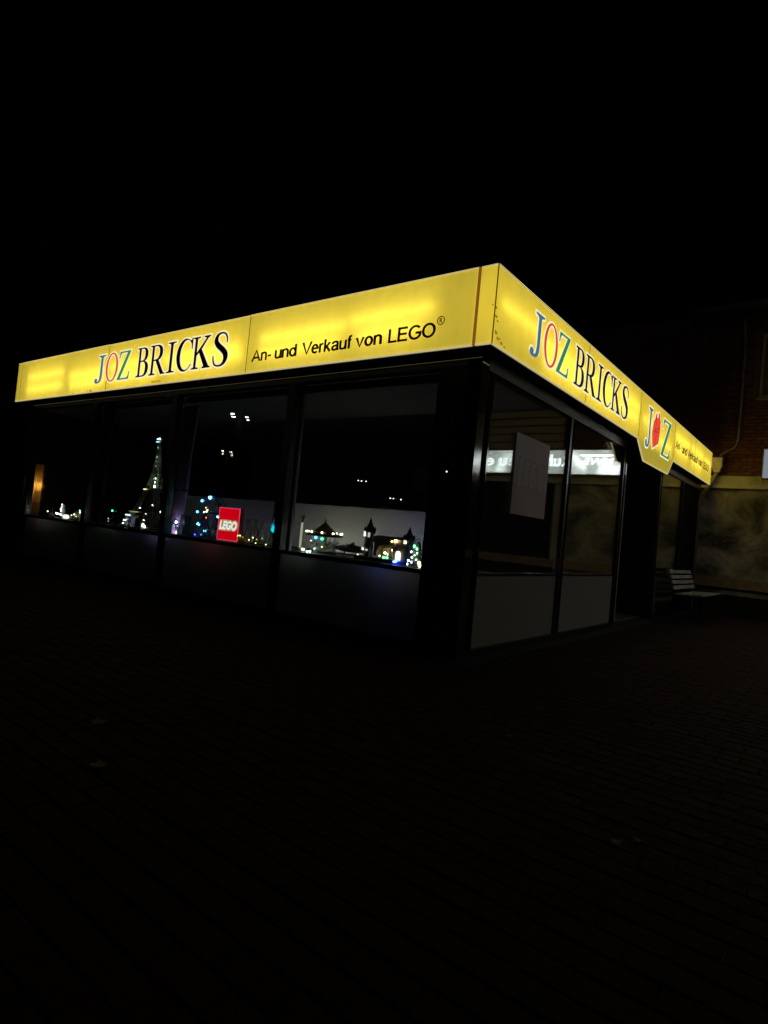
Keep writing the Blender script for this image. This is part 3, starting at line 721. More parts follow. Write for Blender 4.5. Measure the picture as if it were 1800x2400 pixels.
# ------------------------------------------------------------------ bench beside the entrance
M_slat = pmat('weathered white slats', (.36, .35, .32), .7, 0, var=.25, vscale=9, bump=.2)
M_iron = pmat('dark iron', (.03, .03, .03), .5, .5)
be = empty('park_bench', (.0, 7.75, 0))
tag(be, 'pale slatted bench with backrest beside the shop entrance', 'bench')
def sl(x, z_, wd, tilt, y0=-.88, y1=.88, th=.024):
    c, s_ = math.cos(tilt), math.sin(tilt); vs_ = []
    for y in (y0, y1):
        for a, b in ((-wd/2, -th/2), (wd/2, -th/2), (wd/2, th/2), (-wd/2, th/2)):
            vs_.append((x+a*c-b*s_, y, z_+a*s_+b*c))
    return MB().add(vs_, [(3,2,1,0),(4,5,6,7),(0,1,5,4),(1,2,6,5),(2,3,7,6),(3,0,4,7)]).build('slat', M_slat, be)
for i in range(4): sl(.02+.028*(3-i), .56+.088*i, .062, R_(108))
for i in range(5): sl(.17+.092*i, .455+.006*i, .075, 0)
for y in (-.68, .68):
    MB().box((.14, y-.02, .405), (.58, y+.02, .438)).build('seat_bearer', M_iron, be)
    MB().tube([(.10, y, .43), (.075, y, .56), (-.02, y, .88)], .016, 8).build('back_support', M_iron, be)
    for xx in (.17, .54):
        MB().cyl((xx, y, .0), (xx, y, .41), .02, n=8).build('leg', M_iron, be)
    MB().cyl((.10, y, .42), (.17, y, .42), .016, n=8).build('brace', M_iron, be)

# ------------------------------------------------------------------ street lamps of the square (two mirrored in the glass, one added as fill)
M_pole = pmat('lamp pole', (.06, .065, .06), .5, .4)
def street_lamp(x, y, h, heads, label, col, s, rad=.15):
    r = empty('street_lamp', (x, y, 0)); tag(r, label, 'lamp', 'street lamps of the square')
    MB().lathe([(.11, 0), (.11, .25), (.07, .3), (.055, 2), (.045, h+.25), (.03, h+.3)], n=12).build('pole', M_pole, r)
    for dx, dy in heads:
        MB().tube([(0, 0, h+.2), (dx*.6, dy*.6, h+.26), (dx, dy, h+.13)], .025, 8).build('arm', M_pole, r)
        MB().lathe([(rad*.4, .16), (rad*1.05, .08), (rad*1.15, .02), (rad*1.05, .015)][::-1], (dx, dy, h), 14).build('lamp_head', M_pole, r)
        MB().ball((dx, dy, h-.0), rad, 14, 8, (1, 1, .28)).build('lamp_globe', emat('street lamp ' + str(col) + str(s), col, s), r)
street_lamp(-21.78, -14.32, 6.0, ((-.06, .415), (.06, -.415)), 'double headed street lamp glowing in the window, nearer of the two', (1, .93, .78), 45, .10)
street_lamp(-36.5, -25.08, 6.0, ((-.17, .31), (.17, -.31)), 'double headed street lamp glowing lower in the window, farther of the two', (1, .95, .66), 45, .095)
street_lamp(7.9, 4.6, 5.0, ((-.45, 0),), 'added unseen street lamp giving fill light to the entrance side', (1, .89, .75), 25, .45)  # unseen lamp added to brighten the side face, bench and far wall

# ------------------------------------------------------------------ window displays
ZF = .735
shf = MB().box((-8.72, .40, .70), (-.50, 1.25, ZF)).build('display_shelf', pmat('shelf top', (.30, .29, .28), .5, 0, var=.1)); tag(shf, 'long pale display shelf running behind the front windows', 'shelf')
M_bb = pmat('white backboard', (.62, .61, .60), .7, 0, var=.06, vscale=2)
for a, b, l_ in ((-3.72, -.70, 'white backboard behind the carousel and the castle'), (-6.0, -3.78, 'grey white backboard behind the red lit sign and the wheel')):
    tag(MB().box((a, 1.2, ZF+.001), (b, 1.225, 1.30)).build('backboard', M_bb if a > -3.8 else pmat('grey backboard', (.4, .39, .39), .7)), l_, 'panel', 'window backboards')

def fill_strip(x0, x1, col, s_, label):  # hidden strips added to brighten the backboards behind the models
    r = empty('fill_strip', ((x0+x1)/2, .84, ZF+.0005)); tag(r, label, 'light', 'added fill lights'); w2 = (x1-x0)/2
    MB().box((-w2, 0, 0), (w2, .010, .013)).build('housing', M_alu, r)
    MB().box((-w2+.01, .0105, .003), (w2-.01, .0125, .011)).build('strip', emat('display fill strip %s' % label[:9], col, s_), r)
fill_strip(-3.05, -1.62, (1, .93, .80), 31., 'slim dark light strip behind the carousel and the fish')
fill_strip(-1.61, -.80, (.62, .56, 1), 36., 'short dark light strip behind the castle and the lit tree')
fill_strip(-5.2, -3.4, (.80, .66, 1), 8., 'long dark light strip behind the red lit sign')
def led(root, p, r, col, s, name='lamp'):
    k_ = (col, s)
    m = emat('led %s %s' % (col, s), col, s*1.7)
    return MB().ball(p, r, 8, 6).build(name, m, root)
CY, GR, WH, WA, BL, RD, YE = (.15, .75, 1), (.15, 1, .35), (.95, 1, .93), (1, .78, .42), (.05, .08, 1), (1, .12, .05), (1, .85, .2)
M_toyd = pmat('dark grey toy bricks', (.03, .03, .032), .35)
M_toyb = pmat('brown toy bricks', (.16, .07, .03), .35)
M_toyw = pmat('white toy bricks', (.62, .61, .57), .35)
M_toyt = pmat('tan toy bricks', (.45, .36, .2), .35)
M_toyg = pmat('green toy bricks', (.03, .16, .05), .35)
M_toyblu = pmat('blue toy bricks', (.03, .07, .30), .35)
M_toyr = pmat('red toy bricks', (.4, .02, .02), .35)
M_toyy = pmat('yellow toy bricks', (.55, .38, .03), .35)
def toy(name, label, px, py, Y, cat='model'):
    py = py or (1110 if px < 200 else 1130 if px < 360 else 1160 if px < 610 else 1190)
    x = at(px, py, Y).x
    r = empty(name, (x, Y, ZF+.001)); tag(r, label, cat); return r

# lattice tower
def lattice_tower(px, Y, h):
    r = toy('tower_model', 'tall lattice tower model with pale blue lights at its tip', px, 0, Y)
    hw = lambda t: .30*(1-t)**2.6 + .016 + .018*(1-t)
    M_t = pmat('tower bricks', (.30, .285, .25), .4)
    fr = MB(); br = MB()
    N = 18
    lv = [.17*i/4 for i in range(5)] + [.17+(.42-.17)*i/5 for i in range(1, 6)] + [.42+(.94-.42)*i/9 for i in range(1, 10)]
    def corner(t, sx, sy, k):
        o = hw(t); inner = max(o - (.10 if t < .42 else 99)*(1-t*1.2), 0) if t < .42 else o
        return (sx*(o if k in (0, 1) else inner), sy*(o if k in (0, 2) else inner), t*h)
    for a, b in zip(lv[:-1], lv[1:]):
        for sx in (-1, 1):
            for sy in (-1, 1):
                for k in ((0, 1, 2) if b < .43 else (0,)):
                    fr.cyl(corner(a, sx, sy, k), corner(b, sx, sy, k), .009, n=4, cap=False)
                if b < .43:
                    for k1, k2 in ((0, 1), (0, 2)):
                        br.cyl(corner(a, sx, sy, k1), corner(b, sx, sy, k2), .004, n=3, cap=False)
                        br.cyl(corner(a, sx, sy, k2), corner(b, sx, sy, k1), .004, n=3, cap=False)
                        br.cyl(corner(b, sx, sy, k1), corner(b, sx, sy, k2), .004, n=3, cap=False)
        if b >= .43:
            for (s1, s2) in (((-1, -1), (1, -1)), ((1, -1), (1, 1)), ((1, 1), (-1, 1)), ((-1, 1), (-1, -1))):
                br.cyl(corner(a, *s1, 0), corner(b, *s2, 0), .0028, n=3, cap=False)
                br.cyl(corner(a, *s2, 0), corner(b, *s1, 0), .0028, n=3, cap=False)
                br.cyl(corner(b, *s1, 0), corner(b, *s2, 0), .004, n=3, cap=False)
    # arches between the feet
    for s_ in (-1, 1):
        arcp = [(-.19+.38*i/12, s_*.27, .01+.19*math.sin(math.pi*i/12)) for i in range(13)]
        br.tube(arcp, .006, 5); br.tube([(y, x, z_) for x, y, z_ in arcp], .006, 5)
    fr.build('chords', M_t, r); br.build('bracing', M_t, r)
    for t, ex in ((.17, .03), (.42, .025), (.945, .02)):
        o = hw(t)+ex; MB().cbox((0, 0, t*h), (2*o, 2*o, .018)).build('platform', M_t, r)
    MB().cyl((0, 0, .945*h), (0, 0, 1.03*h), .02, .004, 8).build('spire', M_t, r)
    MB().cbox((0, 0, -.0+.006), (.66, .66, .010)).build('baseplate', M_toyd, r)
    o = hw(.42)+.028
    MB().cbox((-.06, -o, .42*h), (.09, .006, .012)).build('light_strip', emat('warm strip', (1, .9, .35), 3.0), r)
    o = hw(.17)+.033
    MB().cbox((-.09, -o, .17*h), (.22, .006, .010)).build('light_strip', emat('dim warm strip', (1, .85, .4), .7), r)
    o = hw(.945)+.022
    MB().cbox((0, -o, .945*h-.004), (.085, .006, .010)).build('light_strip', emat('pale blue strip', (.35, .75, 1), 4.0), r)
    led(r, (-.025, -.03, .945*h+.04), .010, (.5, .85, 1), 7.); led(r, (.02, -.03, .945*h+.045), .012, (.5, .85, 1), 7.)
    for z_, s_, rr in ((.46, 9, .02), (.505, 6, .012), (.545, 9, .017), (.68, 3, .010), (.73, 3, .010), (.78, 3, .010), (.88, 1.5, .009)):
        led(r, (-.0, -.02, z_*h), rr, (.75, 1, .7), float(s_))
    for x_, y_, z_, rr, s_ in ((.12, -.20, .05, .028, 9.), (.25, -.25, .03, .014, 5.), (-.24, -.28, .10, .012, 4.), (-.05, -.1, .12, .012, 3.), (.02, -.12, .22, .011, 3.), (-.12, -.14, .30, .011, 3.), (.05, .1, .27, .012, 3.), (-.02, .0, .36, .012, 3.)):
        led(r, (x_, y_, z_), rr, (.95, 1, .75), s_)
    return r
lattice_tower(327, .74, 1.40)

# ferris wheel
def wheel(px, Y):
    r = toy('ferris_wheel_model', 'ferris wheel model with cyan gondola lights beside the red sign', px, 0, Y)
    c = Vector((0, 0, .33)); Rw = .225; fr = MB()
    for y in (-.05, .05):
        fr.tube([(Rw*math.sin(2*math.pi*i/28), y, c.z+Rw*math.cos(2*math.pi*i/28)) for i in range(29)], .006, 5)
        for i in range(8):
            a = 2*math.pi*i/8; fr.cyl((0, y, c.z), (Rw*math.sin(a), y, c.z+Rw*math.cos(a)), .004, n=4)
    fr.build('rim', M_toyblu, r)
    MB().cyl((0, -.09, c.z), (0, .09, c.z), .016, n=10).build('axle', M_toyd, r)
    lg = MB()
    for y in (-.09, .09):
        for sx in (-.20, -.07, .07, .20): lg.cyl((0, y, c.z), (sx, y*1.5, .012), .009, n=5)
    lg.build('support', M_toyblu, r)
    MB().box((-.26, -.17, 0), (.26, .17, .012)).build('base', M_toyd, r)
    for i, s_ in enumerate((9, 0, 6, 0, 7, 8, 5, 7)):
        a = 2*math.pi*(i+.12)/8; p = (Rw*math.sin(a), -.02, c.z+Rw*math.cos(a)-.03)
        MB().cbox(p, (.045, .05, .04)).build('gondola', M_toyblu, r, bevel=.006)
        if s_: led(r, (p[0]-.01, -.062, p[2]+.004), .020 if s_ > 7 else .015, CY, float(s_))
    for x_, z_, cc, s_ in ((-.03, .0, WA, 6.), (.02, .01, WA, 6.), (.035, .03, WA, 4.), (.03, -.07, RD, 5.), (.0, .06, WA, 1.5)):
        led(r, (x_, -.10, c.z+z_), .010, cc, s_)
    led(r, (-.15, -.12, .02), .008, BL, 8.); led(r, (-.02, -.12, .03), .008, BL, 8.)
wheel(452, .62)

# red lit logo sign standing in the window
def logo_sign(px0, px1, Y):
    x0, x1 = at(px0, 1160, Y).x, at(px1, 1160, Y).x
    z1 = at((px0+px1)/2+4, 1097, Y).z - ZF
    W = x1-x0; Hh = z1
    r = empty('lit_logo_sign', ((x0+x1)/2, Y, ZF+.001)); tag(r, 'upright red lit logo sign with white lettering in the window', 'sign')
    r.rotation_euler = (0, 0, R_(0))
    MB().box((-W/2, .0, .0), (W/2, .06, Hh)).build('case', M_toyr, r)
    MB().box((-W/2+.012, -.006, .012), (W/2-.012, -.0005, Hh-.012)).build('face', emat('red backlit face', (.86, .0, .012), 1.0), r)
    e_ = emat('pink glowing edge', (1, .10, .16), .95)
    for lo, hi in (((-W/2, -.007, 0), (W/2, -.0005, .011)), ((-W/2, -.007, Hh-.011), (W/2, -.0005, Hh)), ((-W/2, -.007, .0115), (-W/2+.011, -.0005, Hh-.0115)), ((W/2-.011, -.007, .0115), (W/2, -.0005, Hh-.0115))):
        MB().box(lo, hi).build('edge', e_, r)
    cols = ((.145, emat('yellow glowing outline', (1, .55, .04), 1.0), .0075), (.10, M_black_v, .009), (.066, emat('white glowing letters', (1, .97, .95), 1.25), .0105))
    base = None
    for off, m, pr in cols:
        me = text_mesh('logo_lettering', 'LEGO', 1, .0015, off=off, shear=.18, space=1.02)
        if base is None:
            xs = [v.co.x for v in me.vertices]; ys = [v.co.y for v in me.vertices]; base = (min(xs), max(xs), min(ys), max(ys))
        a, b, c, d = base; sx = (W-.036)/(b-a); sy = (Hh*.345)/(d-c)
        for v in me.vertices: v.co.x = (v.co.x-(a+b)/2)*sx; v.co.y = (v.co.y-(c+d)/2)*sy
        o = link('logo_lettering', me, m, r, (0, -pr, Hh*.46)); o.rotation_euler = ROT_A
    # small foot
    MB().box((-W*.3, .06, 0), (W*.3, .12, .012)).build('foot', M_toyd, r)
logo_sign(469, 514, .44)

# coaster trestle
def trestle(px, Y):
    r = toy('coaster_model', 'pale trestle coaster model right of the red sign', px, 0, Y)
    m = MB(); q = [(-.30, .30), (-.20, .06), (-.13, .29), (-.05, .10), (.02, .28), (-.02, .10)]
    for y in (-.05, .05):
        for (a, b), (c, d) in zip(q[:-1], q[1:]): m.cyl((a, y, b), (c, y, d), .008, n=5)
        m.cyl((-.32, y, .30), (.05, y, .29), .006, n=5); m.cyl((-.20, y, .055), (.30, y, .055), .007, n=5)
        for xx in (-.2, -.05, .1, .2, .3): m.cyl((xx, y, .012), (xx, y, .14 if xx > .05 else .06), .008, n=5)
        m.cyl((.05, y, .13), (.32, y, .15), .007, n=5)
    m.build('trestle', M_toyt, r)
    for xx, hh in ((.03, .16), (.11, .14), (.18, .18), (.25, .13), (.31, .16)):
        MB().cyl((xx, -.11, .012), (xx, -.11, hh), .014, .011, 8).build('column', M_toyw, r)
    MB().box((-.36, -.2, 0), (.36, .14, .012)).build('base', M_toyd, r)
    for p, s_ in (((.08, -.14, .075), 4.), ((.16, -.15, .06), 3.), ((.0, -.13, .04), 3.), ((-.12, -.13, .06), 2.), ((.24, -.14, .08), 2.)): led(r, p, .008, WA, s_)
trestle(556, .66)
def letters(px, Y):
    x = at(px, 1165, Y).x
    r = empty('standing_letters', (x, Y, ZF+.001)); tag(r, 'small cream standing letters in front of the trestle model', 'letters')
    xx = 0
    for ch, wd, hh in (('C', .075, .085), ('h', .06, .085), ('a', .06, .06), ('r', .045, .06), ('l', .03, .10), ('C', .08, .11)):
        me = fit(text_mesh('letter', ch, 1, .02, off=.02), 0, 0, wd, hh)
        o = link('letter', me, M_toyw, r, (xx, 0, .012)); o.rotation_euler = ROT_A; xx += wd+.014
    MB().box((-.02, -.03, 0), (xx, .03, .0115)).build('base', M_toyd, r)
    led(r, (.12, -.09, .02), .006, WA, 4.); led(r, (.30, -.09, .02), .006, WA, 4.)
letters(551, .46)
r = toy('lantern_model', 'small cyan glowing lantern model under a pale gable', 591, 0, .50)
MB().box((-.07, -.06, 0), (.07, .06, .015)).build('base', M_toyd, r)
MB().cyl((0, 0, .015), (0, 0, .17), .014, n=8).build('post', M_toyd, r)
MB().ball((0, 0, .205), .042, 12, 8).build('globe', emat('cyan globe', (.0, .72, .85), 1.6), r)
MB().ball((-.06, .02, .25), .022, 10, 6).build('globe', emat('blue globe', (.02, .25, .9), 1.3), r)
MB().cyl((-.06, 0, .235), (.0, 0, .345), .009, n=5).cyl((.06, 0, .235), (.0, 0, .345), .009, n=5).build('gable', M_toyw, r)
r = toy('car_model', 'tiny yellow toy car at the foot of the red sign', 525, 0, .47)
MB().add([(x, y, z_) for y in (-.03, .03) for x, z_ in ((-.06, .012), (.06, .012), (.06, .035), (.035, .042), (.015, .065), (-.03, .065), (-.05, .042), (-.06, .038))],
         [tuple(range(8)), tuple(range(15, 7, -1))] + [(i, 8+i, 8+(i+1) % 8, (i+1) % 8) for i in range(8)]).build('body', M_toyy, r)
for xx in (-.035, .035):
    for y in (-.032, .032): MB().cyl((xx, y-.006, .013), (xx, y+.006, .013), .013, n=10).build('wheel', M_toyd, r)
led(r, (.0, -.05, .085), .006, YE, 8.); led(r, (-.04, -.05, .08), .006, YE, 5.)

# items at the curtain
for px, hh, rr, l_ in ((372, .13, .026, 'small pale bottle at the foot of the curtain, leftmost'), (385, .14, .03, 'small pale bottle at the foot of the curtain, next to the black speaker')):
    r = toy('bottle', l_, px, 0, .445, 'bottle'); r['group'] = 'bottles by the curtain'
    MB().lathe([(rr, 0), (rr, hh*.62), (rr*.45, hh*.78), (rr*.45, hh)], n=14).build('body', M_toyw, r, smooth=False)
    MB().lathe([(rr*.5, hh), (rr*.5, hh+.015)], n=12).build('cap', M_toyd, r)
r = toy('string_light', 'small pale blue light hanging at the curtain', 377, 0, .43, 'light')
MB().cyl((0, 0, 0), (0, 0, .15), .003, n=5).build('stem', M_toyd, r); led(r, (0, 0, .157), .011, (.5, .55, 1), 60.); led(r, (.03, .0, .02), .010, (.75, .35, 1), 90.)  # lower purple bulb is added, hidden, to light the curtain
r = toy('speaker_box', 'small black speaker box beside the curtain', 397, 0, .55, 'speaker')
MB().box((-.05, -.05, 0), (.05, .06, .26)).build('cabinet', M_toyd, r, bevel=.006)
for z_ in (.08, .18): MB().cyl((0, -.054, z_), (0, -.05, z_), .035, n=16).build('driver', M_dark, r)

# curtain tied back at the mullion
def curtain(x0, Y, ztop, zbot, w_top, w_tie, ztie, label, col, folds=7, amp=.03):
    m = film_mat('curtain ' + label[:12], col, .25, .9)
    vs_ = []; nx = folds*8; nz = 40; fs = []
    for j in range(nz+1):
        z_ = zbot+(ztop-zbot)*j/nz
        t = abs(z_-ztie)
        if z_ > ztie: q = w_tie+(w_top-w_tie)*min(1, (t/(ztop-ztie))**.7*1.15)
        else: q = w_tie+(w_top*.62-w_tie)*(1-math.exp(-t/.35))
        for i in range(nx+1):
            u = i/nx
            vs_.append((u*q, amp*math.sin(u*folds*2*math.pi+.6*math.sin(z_*3))*(.5+.5*q/w_top)+.012*math.sin(9*u+z_*5), z_))
    for j in range(nz):
        for i in range(nx): fs.append((j*(nx+1)+i, j*(nx+1)+i+1, (j+1)*(nx+1)+i+1, (j+1)*(nx+1)+i))
    r = empty('curtain', (x0, Y, 0)); tag(r, label, 'curtain', 'window curtains')
    c = MB().add(vs_, fs).build('fabric', m, r, smooth=True)
    MB().cyl((w_tie*.5-w_tie*.55, 0, ztie), (w_tie*1.05, 0, ztie), .02, n=8).build('tie_band', pmat('tie band', (.2, .12, .14), .8), r)
    MB().cyl((-.03, 0, ztop), (w_top+.03, 0, ztop), .014, n=8).build('rail', M_alu, r)
CL = at(371, 1140, .52).x
curtain(CL, .52, 2.5, .74, at(430, 870, .52).x-CL, at(404, 1060, .52).x-CL, at(404, 1060, .52).z, 'mauve curtain tied back beside the red sign window', (.58, .42, .52))
curtain(-6.86, .33, 2.5, .74, .30, .22, 1.5, 'dark blue grey curtain left of the lattice tower', (.05, .08, .10))
# round pillar by the carousel window
pl = MB().box((at(606, 1150, .28).x, .28, .02), (at(634, 1150, .33).x, .33, 2.598)).build('pillar', pmat('grey pillar paint', (.30, .30, .31), .6, 0, var=.1), shop, bevel=.01)

# carousel
def carousel(px, Y):
    r = toy('carousel_model', 'lit carousel model with brown cone roof', px, 0, Y); r.scale = (.86, .86, .70)
    MB().lathe([(.20, 0), (.20, .02), (.18, .03)], n=24).build('base', M_toyd, r)
    MB().lathe([(.24, .265), (.25, .30), (.235, .31)], n=24).build('crown', M_toyd, r)
    MB().lathe([(.17, .312), (.12, .37), (.055, .44), (.012, .49), (.004, .55)], n=18).build('roof', M_toyb, r)
    MB().cyl((0, 0, .03), (0, 0, .27), .04, n=12).build('core', M_toyw, r)
    for i in range(8):
        a = 2*math.pi*i/8+.2; x, y = .155*math.cos(a), .155*math.sin(a)
        MB().cyl((x, y, .03), (x, y, .265), .006, n=6).build('pole', M_toyw, r)
        h = MB(); z_ = .11+.03*(i % 2)
        h.ball((x, y, z_), .032, 8, 5, (1.3, .6, .75))
        h.cyl((x+.03, y, z_+.01), (x+.05, y, z_+.05), .013, .009, 6).cyl((x+.045, y, z_+.05), (x+.075, y, z_+.035), .011, .007, 6)
        for sx in (-.025, .025): h.cyl((x+sx, y, z_), (x+sx*1.5, y, z_-.055), .007, n=5)
        h.build('horse', (M_toyw, M_toyt)[i % 2], r)
    for i in range(10):
        a = 2*math.pi*i/10+.3; led(r, (.235*math.cos(a), .235*math.sin(a), .325), .014, (1, .98, .62), 4.5)
    led(r, (-.04, -.11, .235), .024, (.12, .5, 1), 3.); led(r, (.07, -.11, .225), .022, (.1, .9, .35), 2.5)
    led(r, (-.11, -.12, .18), .010, (.8, .75, 1), 3.); led(r, (.1, -.13, .10), .010, WA, 3.); led(r, (.0, -.16, .06), .010, (.6, .9, 1), 5.)
    led(r, (-.17, -.20, .03), .017, (1, 1, .7), 7.); led(r, (-.14, -.21, .03), .014, (1, 1, .7), 7.)
    led(r, (.07, -.31, .02), .014, (.75, 1, .85), 8.); led(r, (.05, -.34, .012), .013, (.75, 1, .85), 8.)
carousel(697, .60)
# white segmented column
r = toy('column_model', 'slim white segmented column model at the left edge of the carousel window', 647, 0, .52)
for i in range(4): MB().lathe([(.019, .02+i*.075), (.014, .025+i*.075), (.0135, .088+i*.075), (.018, .093+i*.075)], n=12).build('segment', emat('glowing white column', (1, .95, .72), .5), r)
MB().lathe([(.06, 0), (.05, .02), (.02, .028)], n=14).build('base', M_toyg, r)
MB().cyl((0, 0, .32), (.006, 0, .36), .012, n=8).cyl((.006, 0, .36), (.04, 0, .39), .008, .004, 6).cyl((.006, 0, .36), (-.02, 0, .40), .008, .004, 6).cyl((.006, 0, .36), (.02, 0, .415), .008, .004, 6).build('finial', M_toyd, r)
# fish shaped dark model
r = toy('fish_model', 'long dark fish shaped model with a back fin', 752, 0, .60); r.scale = (1, 1, .8)
pts = [(-.22, 0, .095), (-.17, 0, .10), (-.08, 0, .105), (.03, 0, .11), (.14, 0, .105), (.21, 0, .10), (.25, 0, .10)]
MB().tube(pts, [.004, .022, .045, .055, .05, .032, .012], 12).build('body', M_toyd, r)
MB().add([(-.0, -.008, .15), (.08, -.008, .155), (.075, -.004, .205), (-.0, .008, .15), (.08, .008, .155), (.075, .004, .205)], [(0,1,2),(5,4,3),(0,3,4,1),(1,4,5,2),(2,5,3,0)]).build('fin', M_toyd, r)
MB().add([(.23, -.01, .10), (.29, -.004, .15), (.27, -.004, .10), (.29, -.004, .055), (.23, .01, .10), (.29, .004, .15), (.27, .004, .10), (.29, .004, .055)], [(0,1,2,3),(7,6,5,4),(0,4,5,1),(1,5,6,2),(2,6,7,3),(3,7,4,0)]).build('tail', M_toyd, r)
for xx in (-.05, .12): MB().cyl((xx, 0, .0), (xx, 0, .07), .010, n=8).build('stand', M_toyd, r)
led(r, (.23, -.12, .02), .009, WH, 6.); led(r, (.22, -.10, .05), .008, WA, 3.)
# castle
def castle(px, Y):
    r = toy('castle_model', 'dark castle model with two pointed towers and a lit archway', px, 0, Y); r.scale = (1.12, 1, .95)
    MB().box((-.30, -.16, 0), (.30, .18, .035)).build('base', M_toyd, r)
    def tower(x, hh, rr):
        t = MB().lathe([(rr*1.15, .035), (rr*1.1, hh*.45), (rr, hh*.5), (rr, hh*.8), (rr*1.25, hh*.83), (rr*1.25, hh*.9)], (x, -.06, 0), 8).build('tower', M_toyd, r)
        MB().lathe([(rr*1.3, hh*.9), (rr*.5, hh*1.12), (.002, hh*1.32)], (x, -.06, 0), 8).build('spire', M_toyd, t)
        for k in range(4):
            a = math.pi/4+k*math.pi/2; MB().lathe([(.012, hh*.88), (.012, hh*.97), (.001, hh*1.06)], (x+rr*1.1*math.cos(a), -.06+rr*1.1*math.sin(a), 0), 6).build('turret', M_toyd, t)
        return t
    lw = emat('lit toy window', (1, .97, .8), 2.2); lw2 = emat('dim lit toy window', (1, .95, .8), .8)
    t = tower(-.21, .345, .045)
    for dx, z_, hh, m in ((-.022, .25, .055, lw), (.028, .245, .05, lw2), (-.03, .10, .025, lw), (.015, .095, .02, lw2)):
        MB().box((-.21+dx-.009, -.06-.056, z_), (-.21+dx+.009, -.06-.044, z_+hh)).build('window', m, t)
    t = tower(.24, .30, .042)
    MB().box((.22, -.118, .215), (.244, -.103, .25)).build('window', lw, t)
    # bridge roof and arches
    MB().add([(x, y, z_) for x in (-.16, .20) for y, z_ in ((-.09, .20), (.10, .20), (.10, .25), (.0, .275), (-.09, .25))], [(0,1,2,3,4),(9,8,7,6,5)] + [(i, 5+i, 5+(i+1) % 5, (i+1) % 5) for i in range(5)]).build('bridge_roof', M_toyb, r)
    pa = [(-.16, .20), (-.16, .05), (-.13, .05)] + [(-.03-.10*math.cos(math.pi*i/10), .09+.09*math.sin(math.pi*i/10)) for i in range(11)] + [(.07, .05), (.12, .05), (.20, .05), (.20, .20)]
    MB().prism_y(pa, -.04, -.02).build('arch_wall', M_toyb, r)
    MB().box((-.15, .06, .036), (.20, .08, .20)).build('inner_wall', M_toyt, r)
    for k in range(5): MB().box((-.13+k*.045, -.0, .036), (-.12+k*.045, .012, .16)).build('lattice_bar', M_toyt, r)
    for z_ in (.07, .11, .15): MB().box((-.13, -.004, z_), (.06, -.001, z_+.006)).build('lattice_rail', M_toyt, r)
    for p, rr, c_, s_ in (((-.07, .03, .09), .012, (1, .9, .6), 9.), ((.0, .03, .13), .012, (1, .9, .6), 7.), ((.03, -.07, .08), .010, WA, 5.), ((.09, -.11, .222), .012, YE, 7.), ((.13, -.11, .235), .016, (1, .9, .35), 8.), ((.07, -.10, .19), .010, (1, .5, .1), 5.), ((.10, -.03, .16), .010, (1, .5, .1), 5.),
                          ((.04, -.15, .05), .014, GR, 3.5), ((.075, -.15, .052), .013, GR, 3.5), ((-.03, -.12, .06), .008, WA, 6.)):
        led(r, p, rr, c_, s_)
    d = MB().add([(x, y, z_) for y in (-.075, -.06) for x, z_ in ((.115, .04), (.165, .04), (.165, .10), (.155, .125), (.14, .132), (.125, .125), (.115, .10))], [tuple(range(7)), tuple(range(13, 6, -1))] + [(i, 7+i, 7+(i+1) % 7, (i+1) % 7) for i in range(7)]).build('lit_doorway', emat('bright lit doorway', (1, .97, .75), 2.6), r)
    MB().box((.09, -.07, .036), (.112, -.05, .13)).build('door_jamb', M_toyt, r)
    # small tree in front
    MB().cyl((.05, -.09, .035), (.055, -.09, .13), .010, .006, 6).build('tree_trunk', M_toyb, r)
    MB().ball((.07, -.09, .20), .05, 9, 6, (1.3, .8, .7)).ball((.02, -.08, .18), .035, 8, 5).build('tree_crown', pmat('amber toy foliage', (.30, .12, .02), .5), r)
    led(r, (.20, -.19, .03), .017, BL, 13.); led(r, (.175, -.18, .022), .013, BL, 13.); led(r, (.225, -.18, .045), .011, BL, 16.)
castle(842, .56)
# tiered tree
r = toy('tree_model', 'dark tiered tree model with green and white lights at the right end', 902, 1205, .50); r.scale = (1, 1, 1.15)
MB().lathe([(.075, 0), (.075, .02), (.02, .025)], n=14).build('base', M_toyd, r)
for i, (rr, z_) in enumerate(((.062, .05), (.052, .09), (.042, .13), (.03, .165))):
    MB().lathe([(.008, z_-.005), (rr, z_), (rr*.8, z_+.018), (.01, z_+.045)], n=9).build('tier', M_toyg, r)
MB().tube([(-.05, 0, .17), (-.045, 0, .215), (0, 0, .235), (.045, 0, .215), (.05, 0, .17)], .004, 6).build('arch', M_toyd, r)
for p, c_, s_, rr in (((-.012, -.055, .155), GR, 6., .012), ((.02, -.055, .135), (.5, 1, .7), 5., .010), ((-.035, -.065, .105), WH, 3., .010), ((.03, -.06, .10), WH, 3., .009), ((-.02, -.07, .06), WH, 4., .009), ((.01, -.07, .08), WH, 3., .008), ((-.05, -.08, .03), WH, 5., .010), ((.04, -.08, .045), WH, 4., .008), ((-.055, -.09, .0), WH, 5., .010), ((.075, -.08, .02), (1, .6, .25), 8., .016), ((.085, -.08, -.0), (1, .8, .5), 6., .014), ((-.01, -.085, .02), (.7, .75, 1), 2., .012)):
    led(r, (p[0], p[1], p[2]+.012), rr, c_, s_)
